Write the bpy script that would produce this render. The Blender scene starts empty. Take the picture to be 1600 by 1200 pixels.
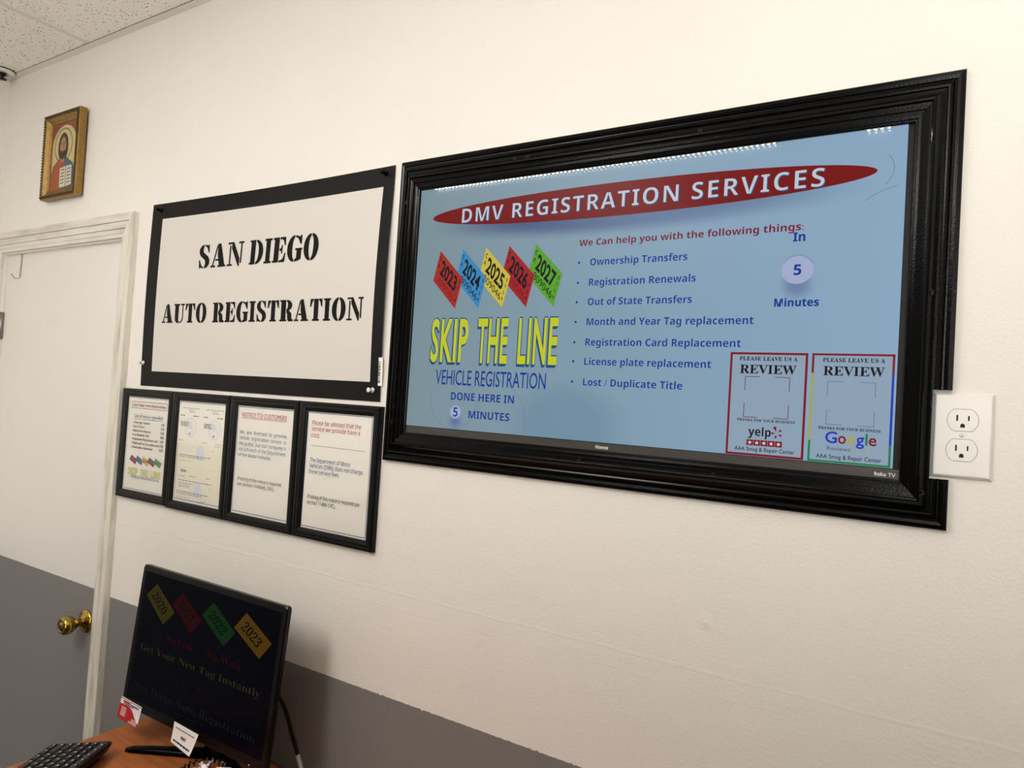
import bpy, bmesh, math, random
from mathutils import Matrix, Vector
random.seed(7)
SC = bpy.context.scene
COL = SC.collection

# ------------------------------------------------------------------ camera, world, exposure
cam_data = bpy.data.cameras.new('camera')
cam_data.sensor_fit = 'HORIZONTAL'
cam_data.sensor_width = 36.0
cam_data.lens = 36.0 * 1105.179 / 1600.0
cam_data.clip_start = 0.02
cam = bpy.data.objects.new('camera', cam_data)
COL.objects.link(cam)
RX = Vector((0.8469831532, 0.5279788947, 0.0621113908))      # camera right
RD = Vector((0.0380915893, 0.0562615803, -0.9976891627))     # camera down
RF = Vector((-0.5302533064, 0.8473918346, 0.0275410555))     # camera forward
Rm = Matrix((RX, -RD, -RF)).transposed()
cam.matrix_world = Matrix.Translation((0.99967, -1.10943, 1.62180)) @ Rm.to_4x4()
SC.camera = cam

world = bpy.data.worlds.new('world')
SC.world = world
world.use_nodes = True
world.node_tree.nodes['Background'].inputs[0].default_value = (1.0, 0.985, 0.96, 1)
world.node_tree.nodes['Background'].inputs[1].default_value = 8.3

vs = SC.view_settings
vs.view_transform = 'Standard'
vs.look = 'None'
vs.gamma = 1.0
vs.use_curve_mapping = False
vs.exposure = 0.0

CEIL = 2.637
LAMP_WARM = (1.0, 0.985, 0.95)
# ceiling lamps: centre x, centre y, size x, size y, emission strength
LAMPS = [
    (1.18, -0.62, 0.58, 0.58, 2.4),
    (0.26, -0.92, 0.58, 0.58, 2.4),
    (-0.96, -1.22, 0.58, 1.18, 3.0),
    (-0.35, -1.85, 0.58, 1.18, 17.0),
]

# ------------------------------------------------------------------ materials
def lin(c):
    out = []
    for v in c[:3]:
        v = v / 255.0
        out.append(v / 12.92 if v <= 0.04045 else ((v + 0.055) / 1.055) ** 2.4)
    return (*out, 1.0)

MATS = {}
def mat(name, rgb, rough=0.5, metal=0.0, spec=0.5, emit=None, estr=0.0, coat=0.0, trans=0.0, raw=False):
    if name in MATS:
        return MATS[name]
    m = bpy.data.materials.new(name)
    m.use_nodes = True
    b = m.node_tree.nodes['Principled BSDF']
    b.inputs['Base Color'].default_value = (*rgb[:3], 1) if raw else lin(rgb)
    b.inputs['Roughness'].default_value = rough
    b.inputs['Metallic'].default_value = metal
    b.inputs['Specular IOR Level'].default_value = spec
    b.inputs['Coat Weight'].default_value = coat
    b.inputs['Transmission Weight'].default_value = trans
    if emit is not None:
        b.inputs['Emission Color'].default_value = lin(emit)
        b.inputs['Emission Strength'].default_value = estr
    MATS[name] = m
    return m

def nodes_of(m):
    nt = m.node_tree
    return nt, nt.nodes, nt.links, nt.nodes['Principled BSDF']

def add_noise_variation(m, scale, amount, detail=4.0, bump=0.0, bscale=200.0, stretch=(1, 1, 1), dirt=None):
    """mild colour variation and a fine bump, in object space"""
    nt, N, L, b = nodes_of(m)
    tc = N.new('ShaderNodeTexCoord')
    mp = N.new('ShaderNodeMapping')
    mp.inputs['Scale'].default_value = stretch
    L.new(tc.outputs['Object'], mp.inputs['Vector'])
    if amount > 0:
        nz = N.new('ShaderNodeTexNoise')
        nz.inputs['Scale'].default_value = scale
        nz.inputs['Detail'].default_value = detail
        L.new(mp.outputs[0], nz.inputs['Vector'])
        mx = N.new('ShaderNodeMix')
        mx.data_type = 'RGBA'
        base = b.inputs['Base Color'].default_value[:]
        dk = dirt if dirt else tuple(c * (1 - amount) for c in base[:3])
        mx.inputs['A'].default_value = base
        mx.inputs['B'].default_value = (*dk[:3], 1)
        mr = N.new('ShaderNodeMapRange')
        mr.inputs['From Min'].default_value = 0.45
        mr.inputs['From Max'].default_value = 0.75
        L.new(nz.outputs[0], mr.inputs['Value'])
        L.new(mr.outputs[0], mx.inputs['Factor'])
        L.new(mx.outputs['Result'], b.inputs['Base Color'])
    if bump > 0:
        n2 = N.new('ShaderNodeTexNoise')
        n2.inputs['Scale'].default_value = bscale
        n2.inputs['Detail'].default_value = 3.0
        L.new(mp.outputs[0], n2.inputs['Vector'])
        bp = N.new('ShaderNodeBump')
        bp.inputs['Strength'].default_value = bump
        bp.inputs['Distance'].default_value = 0.002
        L.new(n2.outputs[0], bp.inputs['Height'])
        L.new(bp.outputs[0], b.inputs['Normal'])
    return m

def math_node(N, L, op, a, b=None, c=None):
    n = N.new('ShaderNodeMath')
    n.operation = op
    for i, v in enumerate((a, b, c)):
        if v is None:
            continue
        if isinstance(v, (int, float)):
            n.inputs[i].default_value = v
        else:
            L.new(v, n.inputs[i])
    return n.outputs[0]

GRAY_LINE = 1.0165
WHITE_PAINT = (231, 225, 215)
GRAY_PAINT = (122, 118, 115)

def paint_material(name, white, gray, rough, wall=True):
    """white paint above, gray paint below a hand-cut line; orange-peel bump"""
    m = mat(name, white, rough=rough, spec=0.35)
    nt, N, L, b = nodes_of(m)
    tc = N.new('ShaderNodeTexCoord')
    sp = N.new('ShaderNodeSeparateXYZ')
    L.new(tc.outputs['Object'], sp.inputs[0])
    nz = N.new('ShaderNodeTexNoise')
    nz.inputs['Scale'].default_value = 120.0
    nz.inputs['Detail'].default_value = 5.0
    L.new(tc.outputs['Object'], nz.inputs['Vector'])
    wob = math_node(N, L, 'MULTIPLY_ADD', nz.outputs[0], 0.008, -0.004)
    zz = math_node(N, L, 'ADD', sp.outputs['Z'], wob)
    fac = math_node(N, L, 'GREATER_THAN', zz, GRAY_LINE)
    # faint mottling of the white coat
    n3 = N.new('ShaderNodeTexNoise')
    n3.inputs['Scale'].default_value = 2.2
    n3.inputs['Detail'].default_value = 4.0
    L.new(tc.outputs['Object'], n3.inputs['Vector'])
    mw = N.new('ShaderNodeMix'); mw.data_type = 'RGBA'
    mw.inputs['A'].default_value = lin(white)
    mw.inputs['B'].default_value = lin(tuple(c * 0.965 for c in white))
    L.new(n3.outputs[0], mw.inputs['Factor'])
    mg = N.new('ShaderNodeMix'); mg.data_type = 'RGBA'
    mg.inputs['A'].default_value = lin(gray)
    L.new(mw.outputs['Result'], mg.inputs['B'])
    L.new(fac, mg.inputs['Factor'])
    L.new(mg.outputs['Result'], b.inputs['Base Color'])
    # orange peel
    n2 = N.new('ShaderNodeTexNoise')
    n2.inputs['Scale'].default_value = 210.0 if wall else 60.0
    n2.inputs['Detail'].default_value = 2.0
    L.new(tc.outputs['Object'], n2.inputs['Vector'])
    h = n2.outputs[0]
    if wall:
        # drywall tape joints at 4 ft and 8 ft and one upright joint; a spackled patch
        def ridge(coord, pos, width, amp):
            d = math_node(N, L, 'SUBTRACT', coord, pos)
            d = math_node(N, L, 'ABSOLUTE', d)
            d = math_node(N, L, 'DIVIDE', d, width)
            d = math_node(N, L, 'SUBTRACT', 1.0, d)
            d = math_node(N, L, 'MAXIMUM', d, 0.0)
            return math_node(N, L, 'MULTIPLY', d, amp)
        n4 = N.new('ShaderNodeTexNoise')
        n4.inputs['Scale'].default_value = 9.0
        L.new(tc.outputs['Object'], n4.inputs['Vector'])
        zw = math_node(N, L, 'MULTIPLY_ADD', n4.outputs[0], 0.012, sp.outputs['Z'])
        zw = math_node(N, L, 'SUBTRACT', zw, 0.006)
        r = math_node(N, L, 'ADD', ridge(zw, 1.226, 0.004, 0.5), ridge(zw, 2.452, 0.030, 1.6))
        r = math_node(N, L, 'ADD', r, ridge(zw, 1.196, 0.003, 0.18))
        r = math_node(N, L, 'ADD', r, ridge(sp.outputs['X'], -0.885, 0.010, 0.9))
        dx = math_node(N, L, 'SUBTRACT', sp.outputs['X'], 0.686)
        dz = math_node(N, L, 'SUBTRACT', sp.outputs['Z'], 1.3025)
        dx = math_node(N, L, 'POWER', dx, 2.0)
        dz = math_node(N, L, 'POWER', dz, 2.0)
        dd = math_node(N, L, 'SQRT', math_node(N, L, 'ADD', dx, dz))
        n5 = N.new('ShaderNodeTexNoise')
        n5.inputs['Scale'].default_value = 90.0
        L.new(tc.outputs['Object'], n5.inputs['Vector'])
        dd = math_node(N, L, 'MULTIPLY_ADD', n5.outputs[0], 0.012, dd)
        patch = math_node(N, L, 'SUBTRACT', 1.0, math_node(N, L, 'DIVIDE', dd, 0.020))
        patch = math_node(N, L, 'MULTIPLY', math_node(N, L, 'MAXIMUM', patch, 0.0), 5.0)
        h = math_node(N, L, 'ADD', math_node(N, L, 'ADD', h, r), patch)
    bp = N.new('ShaderNodeBump')
    bp.inputs['Strength'].default_value = 0.36 if wall else 0.08
    bp.inputs['Distance'].default_value = 0.0012
    L.new(h, bp.inputs['Height'])
    L.new(bp.outputs[0], b.inputs['Normal'])
    return m

M_wall = paint_material('wall_paint', WHITE_PAINT, GRAY_PAINT, 0.55)
M_door = paint_material('door_paint', (223, 218, 210), GRAY_PAINT, 0.40, wall=False)
M_casing = add_noise_variation(mat('casing_paint', (216, 210, 196), rough=0.5), 7.0, 0.3, detail=8,
                               bump=0.3, bscale=60, stretch=(6, 6, 1.0), dirt=lin((176, 166, 148)))
M_casing_h = add_noise_variation(mat('casing_paint_head', (216, 210, 198), rough=0.5), 7.0, 0.3, detail=8,
                                 bump=0.2, bscale=60, stretch=(1, 6, 6), dirt=lin((186, 178, 164)))
M_dark_gap = mat('dark_gap', (22, 20, 20), rough=0.9)
M_metal_white = mat('white_painted_metal', (228, 223, 216), rough=0.45)
M_black_gloss = add_noise_variation(mat('glossy_black_lacquer', (4, 4, 4), rough=0.18, spec=0.18), 30, 0.0,
                                    bump=0.10, bscale=420)
M_black_frame = mat('satin_black_plastic', (6, 6, 7), rough=0.33, spec=0.22)
M_black_matte = mat('matte_black_plastic', (7, 7, 8), rough=0.5, spec=0.25)
M_black_shiny = mat('shiny_black_plastic', (2, 2, 3), rough=0.14, spec=0.06)
M_monitor_case = mat('monitor_case_black', (4, 4, 5), rough=0.25, spec=0.3)
M_screw = mat('black_screw', (20, 18, 16), rough=0.35, metal=0.7)
M_bezel = add_noise_variation(mat('dark_brushed_bezel', (70, 66, 62), rough=0.4, metal=0.25), 8, 0.2, stretch=(1, 1, 40))
M_brass = mat('polished_brass', (178, 152, 76), rough=0.14, metal=1.0)
M_steel = mat('wire_steel', (150, 146, 140), rough=0.35, metal=0.9)
M_plate = mat('white_plate_plastic', (224, 219, 211), rough=0.3, spec=0.5)
M_slot = mat('socket_slot', (14, 12, 11), rough=0.8)
M_paper = mat('white_paper', (240, 234, 222), rough=0.35, spec=0.4)
M_paper2 = mat('cream_paper', (240, 233, 212), rough=0.4, spec=0.35)
M_poster_white = mat('poster_white', (208, 202, 193), rough=0.45)
M_poster_black = mat('poster_black', (12, 11, 11), rough=0.55, spec=0.2)
M_ink_black = mat('black_ink', (12, 11, 12), rough=0.55, spec=0.15)
M_ink_red = mat('red_ink', (176, 52, 62), rough=0.5)
M_ink_blue = mat('blue_ink', (84, 100, 146), rough=0.5)
M_ink_navy = mat('navy_ink', (58, 66, 128), rough=0.5)
M_ink_grey = mat('grey_ink', (110, 106, 112), rough=0.5)
M_ink_light = mat('pale_blue_ink', (222, 224, 228), rough=0.5)
M_ink_pink = mat('pale_red_ink', (222, 170, 160), rough=0.5)

# ------------------------------------------------------------------ mesh builder
class MB:
    def __init__(self):
        self.v = []; self.f = []; self.m = []; self.mats = []; self.sm = []
    def mi(self, m):
        if m not in self.mats:
            self.mats.append(m)
        return self.mats.index(m)
    def poly(self, pts, m, smooth=False):
        i0 = len(self.v)
        self.v += [tuple(p) for p in pts]
        self.f.append(tuple(range(i0, i0 + len(pts)))); self.m.append(self.mi(m)); self.sm.append(smooth)
    def mesh(self, verts, faces, m, smooth=False):
        i0 = len(self.v); k = self.mi(m)
        self.v += [tuple(p) for p in verts]
        for f in faces:
            self.f.append(tuple(i + i0 for i in f)); self.m.append(k); self.sm.append(smooth)
    def box(self, x0, x1, y0, y1, z0, z1, m):
        if x0 > x1: x0, x1 = x1, x0
        if y0 > y1: y0, y1 = y1, y0
        if z0 > z1: z0, z1 = z1, z0
        vs_ = [(x0, y0, z0), (x1, y0, z0), (x1, y1, z0), (x0, y1, z0), (x0, y0, z1), (x1, y0, z1), (x1, y1, z1), (x0, y1, z1)]
        self.mesh(vs_, [(0, 3, 2, 1), (4, 5, 6, 7), (0, 1, 5, 4), (1, 2, 6, 5), (2, 3, 7, 6), (3, 0, 4, 7)], m)
    def flat(self, pts2, y, m):
        """polygon in the wall plane, facing the room (-y); pts2 = (x, z)"""
        self.poly([(x, y, z) for x, z in pts2], m)
    def rect(self, x0, x1, z0, z1, y, m):
        self.flat([(x0, z0), (x1, z0), (x1, z1), (x0, z1)], y, m)
    def frame2(self, x0, x1, z0, z1, t, y, m):
        self.rect(x0, x1, z1 - t, z1, y, m); self.rect(x0, x1, z0, z0 + t, y, m)
        self.rect(x0, x0 + t, z0 + t, z1 - t, y, m); self.rect(x1 - t, x1, z0 + t, z1 - t, y, m)
    def ellipse(self, cx, cz, rx, rz, y, m, n=48):
        self.flat([(cx + rx * math.cos(2 * math.pi * i / n), cz + rz * math.sin(2 * math.pi * i / n)) for i in range(n)], y, m)
    def ring(self, cx, cz, r0, r1, y, m, n=40, a0=0.0, a1=2 * math.pi, sx=1.0):
        for i in range(n):
            a = a0 + (a1 - a0) * i / n; b = a0 + (a1 - a0) * (i + 1) / n
            self.flat([(cx + sx * r0 * math.cos(a), cz + r0 * math.sin(a)), (cx + sx * r1 * math.cos(a), cz + r1 * math.sin(a)),
                       (cx + sx * r1 * math.cos(b), cz + r1 * math.sin(b)), (cx + sx * r0 * math.cos(b), cz + r0 * math.sin(b))], y, m)
    def line(self, p, q, w, y, m):
        dx, dz = q[0] - p[0], q[1] - p[1]; l = math.hypot(dx, dz) or 1
        nx, nz = -dz / l * w / 2, dx / l * w / 2
        self.flat([(p[0] - nx, p[1] - nz), (q[0] - nx, q[1] - nz), (q[0] + nx, q[1] + nz), (p[0] + nx, p[1] + nz)], y, m)
    def lathe(self, prof, origin, axis, m, n=32, smooth=True):
        """prof = [(radius, distance along axis)]"""
        ax = Vector(axis).normalized()
        u = ax.orthogonal().normalized(); w = ax.cross(u)
        o = Vector(origin); vs_ = []
        for r, d in prof:
            for i in range(n):
                a = 2 * math.pi * i / n
                vs_.append(o + ax * d + (u * math.cos(a) + w * math.sin(a)) * r)
        fs = []
        for k in range(len(prof) - 1):
            for i in range(n):
                j = (i + 1) % n
                fs.append((k * n + i, k * n + j, (k + 1) * n + j, (k + 1) * n + i))
        fs.append(tuple(range(n - 1, -1, -1)))
        fs.append(tuple((len(prof) - 1) * n + i for i in range(n)))
        self.mesh(vs_, fs, m, smooth)
    def tube(self, pts, r, m, n=10, smooth=True):
        pts = [Vector(p) for p in pts]; vs_ = []; up = None
        for i, p in enumerate(pts):
            d = (pts[min(i + 1, len(pts) - 1)] - pts[max(i - 1, 0)]).normalized()
            if up is None:
                up = d.orthogonal().normalized()
            up = (up - d * up.dot(d)).normalized(); w = d.cross(up)
            rr = r[i] if isinstance(r, (list, tuple)) else r
            for k in range(n):
                a = 2 * math.pi * k / n
                vs_.append(p + (up * math.cos(a) + w * math.sin(a)) * rr)
        fs = []
        for i in range(len(pts) - 1):
            for k in range(n):
                j = (k + 1) % n
                fs.append((i * n + k, i * n + j, (i + 1) * n + j, (i + 1) * n + k))
        fs.append(tuple(range(n - 1, -1, -1))); fs.append(tuple((len(pts) - 1) * n + k for k in range(n)))
        self.mesh(vs_, fs, m, smooth)
    def prism(self, pts, m, ext, smooth=False):
        """closed polygon of 3-D points swept by vector ext"""
        n = len(pts); e = Vector(ext)
        a = [Vector(p) for p in pts]; b = [p + e for p in a]
        fs = [tuple(range(n)), tuple(range(2 * n - 1, n - 1, -1))]
        for i in range(n):
            j = (i + 1) % n
            fs.append((i, i + n, j + n, j))
        self.mesh(a + b, fs, m, smooth)
    def xform(self, fn):
        self.v = [tuple(fn(Vector(p))) for p in self.v]
    def build(self, name, parent=None, bevel=0.0, seg=2, weld=False, recalc=True):
        me = bpy.data.meshes.new(name)
        off = Vector((0, 0, 0)); q = parent
        while q is not None:
            off += q.location; q = q.parent
        me.from_pydata([tuple(Vector(p) - off) for p in self.v], [], self.f)
        for m in self.mats:
            me.materials.append(m)
        me.polygons.foreach_set('material_index', self.m)
        me.polygons.foreach_set('use_smooth', self.sm)
        if weld or recalc:
            bm = bmesh.new(); bm.from_mesh(me)
            if weld:
                bmesh.ops.remove_doubles(bm, verts=bm.verts, dist=1e-6)
            if recalc:
                bmesh.ops.recalc_face_normals(bm, faces=bm.faces)
            bm.to_mesh(me); bm.free()
        me.update()
        o = bpy.data.objects.new(name, me)
        COL.objects.link(o)
        if parent is not None:
            o.parent = parent
        if bevel > 0:
            md = o.modifiers.new('bevel', 'BEVEL'); md.width = bevel; md.segments = seg; md.limit_method = 'ANGLE'
            md.angle_limit = math.radians(35); md.harden_normals = False
        return o

def thing(name, label, cat, loc, group=None):
    o = bpy.data.objects.new(name, None)
    o.empty_display_size = 0.05
    COL.objects.link(o)
    o.location = loc
    o['label'] = label; o['category'] = cat
    if group: o['group'] = group
    return o

def tag(o, label, cat, group=None):
    o['label'] = label; o['category'] = cat
    if group: o['group'] = group
    return o

def struct(o):
    o['kind'] = 'structure'
    return o

# ------------------------------------------------------------------ lettering
def restyle(s, style):
    if style == 'plain':
        return s
    A, a, d = {'serif': (0x1D400, 0x1D41A, 0x1D7CE), 'bold': (0x1D5D4, 0x1D5EE, 0x1D7EC), 'sans': (0x1D5A0, 0x1D5BA, 0x1D7E2)}[style]
    out = ''
    for c in s:
        if 'A' <= c <= 'Z': out += chr(A + ord(c) - 65)
        elif 'a' <= c <= 'z': out += chr(a + ord(c) - 97)
        elif '0' <= c <= '9': out += chr(d + ord(c) - 48)
        else: out += c
    return out

_cache = {}
def glyphs(s, style='plain', offset=0.0, space=1.0):
    """flat letter mesh: verts (x, z) with the baseline on z = 0, faces"""
    key = (s, style, offset, space)
    if key in _cache:
        return _cache[key]
    cu = bpy.data.curves.new('lettering', 'FONT')
    cu.body = restyle(s, style); cu.offset = offset; cu.resolution_u = 3; cu.space_character = space
    ob = bpy.data.objects.new('lettering', cu)
    COL.objects.link(ob)
    dg = bpy.context.evaluated_depsgraph_get()
    me = bpy.data.meshes.new_from_object(ob.evaluated_get(dg))
    vs_ = [(v.co.x, v.co.y) for v in me.vertices]
    fs = [tuple(p.vertices) for p in me.polygons]
    bpy.data.objects.remove(ob); bpy.data.curves.remove(cu); bpy.data.meshes.remove(me)
    _cache[key] = (vs_, fs)
    return vs_, fs
_caps = {}
def cap_height(style):
    if style not in _caps:
        vs_, _ = glyphs('H', style)
        _caps[style] = max(p[1] for p in vs_) or 0.7
    return _caps[style]

def text(mb, s, x0, x1, zb, cap, y, m, style='plain', offset=0.0, space=1.0, fn=None):
    """letters fitted between x0 and x1, standing on zb with capital height cap"""
    vs_, fs = glyphs(s, style, offset, space)
    if not vs_:
        return
    a = min(p[0] for p in vs_); b = max(p[0] for p in vs_)
    sx = (x1 - x0) / (b - a); sz = cap / cap_height(style)
    pts = [(x0 + (px - a) * sx, zb + pz * sz) for px, pz in vs_]
    if fn is None:
        mb.mesh([(px, y, pz) for px, pz in pts], fs, m)
    else:
        mb.mesh([fn(px, pz) for px, pz in pts], fs, m)

# ================================================================== THE ROOM
XL, XR, YF = -1.838, 3.3, -3.8
DOOR = (-1.772, -1.033, 2.0263)                 # opening: left, right, top
NICHE = (0.052, 0.946, 1.546, 2.062)            # recess the television sits in

def build_back_wall():
    mb = MB()
    xs = sorted([XL, DOOR[0], DOOR[1], NICHE[0], NICHE[1], XR]); zs = sorted([0, DOOR[2], NICHE[2], NICHE[3], 2.70])
    for i in range(len(xs) - 1):
        for k in range(len(zs) - 1):
            cx, cz = (xs[i] + xs[i + 1]) / 2, (zs[k] + zs[k + 1]) / 2
            if DOOR[0] < cx < DOOR[1] and cz < DOOR[2]: continue
            hole = NICHE[0] < cx < NICHE[1] and NICHE[2] < cz < NICHE[3]
            if not hole:
                mb.rect(xs[i], xs[i + 1], zs[k], zs[k + 1], 0.0, M_wall)
            mb.rect(xs[i], xs[i + 1], zs[k], zs[k + 1], 0.13, M_wall)
    # door reveals
    for x in DOOR[:2]:
        mb.poly([(x, 0, 0), (x, 0.13, 0), (x, 0.13, DOOR[2]), (x, 0, DOOR[2])], M_wall)
    mb.poly([(DOOR[0], 0, DOOR[2]), (DOOR[1], 0, DOOR[2]), (DOOR[1], 0.13, DOOR[2]), (DOOR[0], 0.13, DOOR[2])], M_wall)
    x0, x1, z0, z1 = NICHE
    for p, q in (((x0, z0), (x1, z0)), ((x1, z0), (x1, z1)), ((x1, z1), (x0, z1)), ((x0, z1), (x0, z0))):
        mb.poly([(p[0], 0, p[1]), (q[0], 0, q[1]), (q[0], 0.09, q[1]), (p[0], 0.09, p[1])], M_wall)
    mb.rect(x0, x1, z0, z1, 0.09, M_wall)
    struct(mb.build('wall_back', recalc=False))
build_back_wall()

def plain_wall(name, pts):
    mb = MB(); mb.poly(pts, M_wall); struct(mb.build(name, recalc=False))
plain_wall('wall_left', [(XL, YF, 0), (XL, 0, 0), (XL, 0, 2.70), (XL, YF, 2.70)])
# unseen front wall, its right half opened up to add soft daylight
M_front = mat('front_wall_paint', (120, 112, 104), rough=0.7)
mb = MB(); mb.poly([(0.9, YF, 0), (XL, YF, 0), (XL, YF, 2.70), (0.9, YF, 2.70)], M_front); struct(mb.build('wall_front', recalc=False))
mb = MB(); mb.poly([(XR, 0, 0), (XR, YF, 0), (XR, YF, 2.70), (XR, 0, 2.70)], M_front); struct(mb.build('wall_right', recalc=False))
# unseen half wall added behind the camera to shade the lower wall
mb = MB(); mb.box(-0.1, XR - .01, -1.45, -1.17, 0.0, 1.56, M_front); struct(mb.build('wall_light_blocker'))

M_floor = add_noise_variation(mat('vinyl_floor', (46, 40, 36), rough=0.5), 6, 0.25)
mb = MB(); mb.poly([(XL, YF, 0), (XR, YF, 0), (XR, 0.13, 0), (XL, 0.13, 0)], M_floor); struct(mb.build('floor'))

# ceiling: mineral-fibre tiles with pin holes, on a white T-bar grid
def ceiling_material():
    m = mat('ceiling_tile', (248, 244, 237), rough=0.9, spec=0.1)
    nt, N, L, b = nodes_of(m)
    tc = N.new('ShaderNodeTexCoord')
    vo = N.new('ShaderNodeTexVoronoi'); vo.inputs['Scale'].default_value = 120.0
    vo.inputs['Randomness'].default_value = 1.0
    L.new(tc.outputs['Object'], vo.inputs['Vector'])
    nz = N.new('ShaderNodeTexNoise'); nz.inputs['Scale'].default_value = 60.0
    L.new(tc.outputs['Object'], nz.inputs['Vector'])
    rad = math_node(N, L, 'MULTIPLY_ADD', nz.outputs[0], 0.62, -0.12)
    hole = math_node(N, L, 'LESS_THAN', vo.outputs['Distance'], rad)
    v2 = N.new('ShaderNodeTexVoronoi'); v2.inputs['Scale'].default_value = 260.0
    L.new(tc.outputs['Object'], v2.inputs['Vector'])
    h2 = math_node(N, L, 'LESS_THAN', v2.outputs['Distance'], 0.16)
    hole2 = math_node(N, L, 'MAXIMUM', hole, math_node(N, L, 'MULTIPLY', h2, 0.5))
    mx = N.new('ShaderNodeMix'); mx.data_type = 'RGBA'
    mx.inputs['A'].default_value = lin((248, 244, 237)); mx.inputs['B'].default_value = lin((122, 112, 104))
    L.new(hole2, mx.inputs['Factor'])
    L.new(mx.outputs['Result'], b.inputs['Base Color'])
    bp = N.new('ShaderNodeBump'); bp.inputs['Strength'].default_value = 0.6; bp.inputs['Distance'].default_value = 0.002
    bp.invert = True
    L.new(hole2, bp.inputs['Height']); L.new(bp.outputs[0], b.inputs['Normal'])
    return m
M_tile = ceiling_material()
mb = MB()
mb.poly([(XL, YF, CEIL + 0.001), (XL, 0, CEIL + 0.001), (XR, 0, CEIL + 0.001), (XR, YF, CEIL + 0.001)], M_tile)
for k in range(8):
    gx = -1.272 + 0.61 * k
    mb.box(gx - 0.012, gx + 0.012, YF, -0.026, CEIL - 0.0006, CEIL + 0.004, M_metal_white)
for k in range(1, 7):
    gy = -0.61 * k
    mb.box(XL + 0.024, XR, gy - 0.012, gy + 0.012, CEIL - 0.0005, CEIL + 0.004, M_metal_white)
struct(mb.build('ceiling', recalc=False))
# wall angle along the two walls
mb = MB()
mb.box(XL, XR, -0.022, 0.0, CEIL - 0.001, CEIL + 0.001, M_metal_white)
mb.box(XL, XR, -0.0012, 0.0, CEIL, CEIL + 0.02, M_metal_white)
mb.box(XL, XL + 0.022, YF, -0.022, CEIL - 0.001, CEIL + 0.001, M_metal_white)
mb.box(XL + 0.022, XR, -0.0232, -0.0222, CEIL + 0.0002, CEIL + 0.006, M_dark_gap)
struct(mb.build('trim_2'))

# ceiling lamps
M_diffuser = mat('lamp_diffuser', (240, 240, 235), rough=0.5)
for i, (lx, ly, sx, sy, st) in enumerate(LAMPS):
    lab = ['square ceiling light panel nearest the wall outlet', 'square ceiling light panel in front of the middle of the television wall',
           'long ceiling light panel in front of the door', 'long ceiling light panel out in the middle of the room'][i]
    t = thing('ceiling_light', lab, 'ceiling light', (lx, ly, CEIL), 'recessed ceiling lights')
    m = MB()
    for a, b_, c, d in ((-sx / 2, sx / 2, -sy / 2, -sy / 2 + .02), (-sx / 2, sx / 2, sy / 2 - .02, sy / 2),
                        (-sx / 2, -sx / 2 + .02, -sy / 2 + .02, sy / 2 - .02), (sx / 2 - .02, sx / 2, -sy / 2 + .02, sy / 2 - .02)):
        m.box(lx + a, lx + b_, ly + c, ly + d, CEIL - 0.012, CEIL + 0.004, M_metal_white)
    m.build('frame', t)
    em = mat('lamp_glow_%d' % i, (250, 248, 240), emit=(255, 255, 255), estr=st)
    em.node_tree.nodes['Principled BSDF'].inputs['Emission Color'].default_value = (*LAMP_WARM, 1)
    m = MB()
    m.poly([(lx - sx / 2 + .02, ly - sy / 2 + .02, CEIL - .008), (lx - sx / 2 + .02, ly + sy / 2 - .02, CEIL - .008),
            (lx + sx / 2 - .02, ly + sy / 2 - .02, CEIL - .008), (lx + sx / 2 - .02, ly - sy / 2 + .02, CEIL - .008)], em)
    m.build('diffuser', t, recalc=False)

# small round fitting on the ceiling in the corner
t = thing('sprinkler_head', 'small round white ceiling fitting in the corner above the gilt-framed icon', 'sprinkler', (-1.770, -0.052, CEIL))
m = MB(); m.lathe([(0.0385, 0.0), (0.0385, 0.0025)], (-1.766, -0.052, CEIL + 0.001), (0, 0, -1), M_slot); m.lathe([(0.036, 0.0), (0.036, 0.004), (0.030, 0.009), (0.018, 0.011), (0.018, 0.004)], (-1.766, -0.052, CEIL), (0, 0, -1), M_plate)
m.build('escutcheon', t)
m = MB(); m.lathe([(0.010, 0.0), (0.010, 0.014), (0.005, 0.016), (0.005, 0.024), (0.014, 0.025), (0.014, 0.027)], (-1.766, -0.052, CEIL - .002), (0, 0, -1), M_screw, n=16)
m.build('nozzle', t)

# ------------------------------------------------------------------ door and casing
d = thing('door_1', 'flush door', 'door', (-1.40, 0.03, 0.0))
del d['label']; del d['category']
d['kind'] = 'structure'
m = MB(); m.box(DOOR[0] + .004, DOOR[1] - .003, 0.012, 0.050, 0.008, DOOR[2] - 0.006, M_door); m.build('door_slab', d, bevel=0.0015)
KX, KZ = -1.100, 0.9180
k = MB()
k.lathe([(0.034, 0.0), (0.034, 0.003), (0.031, 0.007), (0.024, 0.010), (0.016, 0.013), (0.013, 0.016)], (KX, 0.012, KZ), (0, -1, 0), M_brass, n=40)
ros = k.build('rosette', d)
k = MB()
k.lathe([(0.012, 0.012), (0.0105, 0.022), (0.011, 0.028), (0.016, 0.033), (0.022, 0.040), (0.0255, 0.048), (0.0262, 0.056), (0.0245, 0.064),
         (0.021, 0.069), (0.0165, 0.0705), (0.015, 0.068), (0.011, 0.068), (0.0105, 0.071), (0.002, 0.0715)], (KX, 0.012, KZ), (0, -1, 0), M_brass, n=40)
kn = k.build('door_knob', d)
k = MB(); k.box(KX - .0015, KX + .0015, -0.0605, -0.0598, KZ - .006, KZ + .006, M_slot); k.build('keyhole', kn)
k = MB(); k.box(DOOR[1] - 0.0045, DOOR[1] - 0.0005, -0.002, 0.012, KZ - .029, KZ + .025, M_dark_gap); k.build('latch_plate', d)
for hz in (1.825, 0.25):
    k = MB(); k.lathe([(0.007, 0), (0.007, 0.09)], (DOOR[0] + .005, 0.004, hz), (0, 0, -1), M_steel, n=14)
    k.build('hinge', d)

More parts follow.
